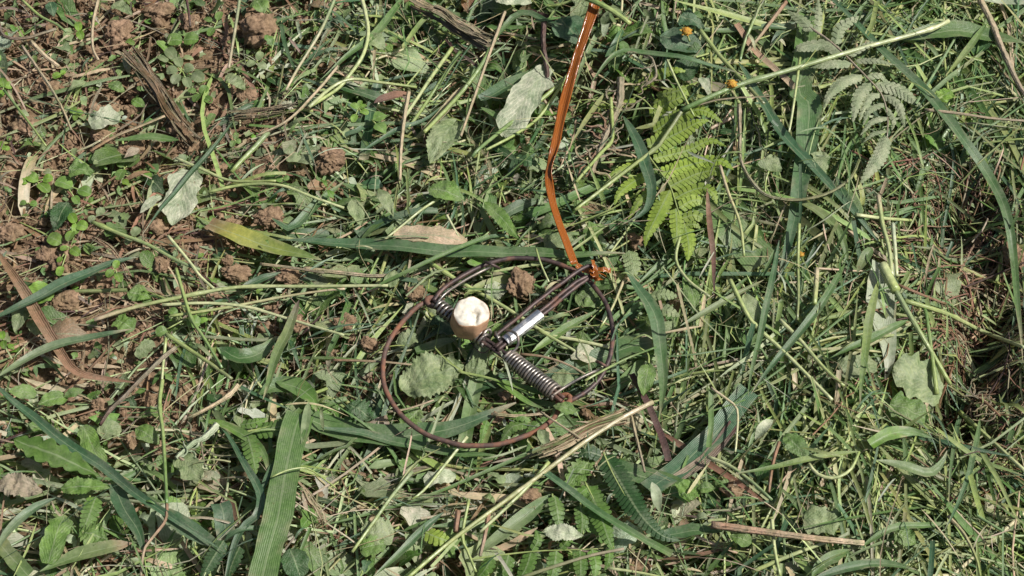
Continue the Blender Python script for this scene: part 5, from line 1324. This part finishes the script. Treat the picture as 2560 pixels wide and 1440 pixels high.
# ------------------------------------------------------------------ dead stalks, made of separate fibres
def bundle(label, pts, w, nf, c, dz, spread, mat='wood'):
    P = pxpts(pts, dz); m = mpp(P[0])
    root = empty('dead_stalk', P[0], label, 'dead stalk')
    Sx = spline(P, 26); TT = tangents(Sx)
    for k in range(nf):
        NB[0] += 1
        o = random.uniform(-1, 1) * .5; zz = random.uniform(-.3, .5)
        t0 = random.uniform(0, .12); t1 = random.uniform(.72, 1)
        Q = []
        for i in range(26):
            t = i / 25
            if t < t0 or t > t1: continue
            s = TT[i].cross(Vector((0, 0, 1))).normalized()
            sp = w * m * (1 + spread * max(0, 1 - t * 4) ** 2 + .5 * spread * max(0, t * 4 - 3) ** 2)
            Q.append(Sx[i] + s * (o * sp + .26 * w * m * noise.noise(Vector((t * 4, k, 1)))) + Vector((0, 0, zz * w * m * .6 + (.15 * w * m * noise.noise(Vector((t * 5, k, 8)))))))
        V, F, U = ribbon(Q, w * m * random.choice((.05, .07, .09, .12, .2)) , 'strip', .45, random.uniform(-.6, .6), random.uniform(-1, 1), 5, ragged=.25, ripple=.15, seed=NB[0])
        mesh_obj('fibre', V, F, M[mat], root, colarr(len(V), C[random.choice(c)], None, None, 5, .3), U)
bundle('dead grey split stalk lying across the bare soil', [(305, 118), (345, 165), (390, 225), (425, 285), (460, 335), (490, 370)], 40, 28, ['wd', 'wd', 'tan', 'br', 'st'], 8, .5)
bundle('splintered pale dead stalk at the top centre', [(1245, 118), (1190, 92), (1140, 62), (1105, 35), (1050, 12), (1020, -10)], 46, 25, ['wd', 'tan', 'wd', 'st'], 12, .7)
bundle('dark splintered stalk under the pale one at the top centre', [(1215, 165), (1170, 140), (1135, 110), (1125, 80)], 26, 11, ['pu', 'wd'], 5, .3)
bundle('shredded grey straw bundle right of the small weeds', [(565, 292), (620, 285), (680, 278), (760, 262)], 26, 15, ['wd', 'tan', 'st'], 9, .5)
bundle('brown dry grass head beside the thick pale stem', [(1580, 1035), (1520, 1055), (1460, 1080), (1395, 1115), (1310, 1150)], 30, 34, ['rd', 'br', 'st', 'ol', 'tan'], 12, .9, 'dry')
bundle('grey flattened straw lying below the lower hoop', [(980, 1235), (1040, 1242), (1100, 1240), (1150, 1236)], 16, 10, ['wd', 'gy', 'tan'], 9, .2, 'dry')
bundle('pink straw bundle left of the level stems', [(235, 800), (290, 775), (350, 765), (400, 758)], 22, 13, ['rd', 'wd', 'st'], 9, .2, 'dry')
bundle('bent pink straw above the level stems', [(215, 585), (270, 615), (305, 655), (335, 705)], 15, 8, ['rd', 'wd', 'st'], 10, .1, 'dry')
bundle('pale twisted straw right of the large pale blade', [(750, 1212), (780, 1250), (805, 1290), (812, 1330)], 20, 10, ['tan', 'st', 'rd'], 11, .2, 'dry')

# ------------------------------------------------------------------ root tufts
def tuft(label, pts, w, hairs, dz, cs=('wd', 'pu')):
    P = pxpts(pts, dz); m = mpp(P[0])
    root = empty('root_tuft', P[0], label, 'roots')
    Sx = spline(P, 22)
    tube_obj('main_root', Sx, [w * m * .5 * (1 - .5 * i / 21) for i in range(22)], M['wood'], root, np.array(C[cs[0]]), 8, .3)
    for k in range(hairs):
        i = random.randrange(1, 21); a = random.uniform(0, 6.283); l = random.uniform(.008, .028)
        p = Sx[i]; Q = [p]
        for j in range(5):
            a += random.uniform(-.9, .9)
            p = p + Vector((math.cos(a), math.sin(a) * .8, random.uniform(-.35, .25))) * l / 5
            Q.append(p)
        tube_obj('rootlet', spline(Q, 14), [w * m * random.uniform(.08, .20) * (1 - .6 * j / 13) + .00022 for j in range(14)], M['wood'], root, np.array(C[random.choice(['wd', 'tan', 'wd', cs[1]])]), 5)
tuft('tangled brown root between the orange strap and the fern', [(1552, 195), (1548, 260), (1528, 310), (1510, 350), (1490, 400), (1478, 440)], 20, 46, 13, ('wd', 'rd'))
tuft('thin brown root hanging left of the fern top', [(1610, 215), (1640, 190), (1632, 150), (1622, 140)], 9, 8, 13, ('wd', 'wd'))
tuft('white dusted crumbly twig at the lower left', [(545, 1062), (510, 1095), (480, 1110), (440, 1145)], 20, 9, 10, ('sl', 'sl'))
tuft('bundle of fine brown roots at the right below the hollow', [(2420, 985), (2460, 1005), (2500, 1040)], 12, 26, 8, ('rd', 'st'))
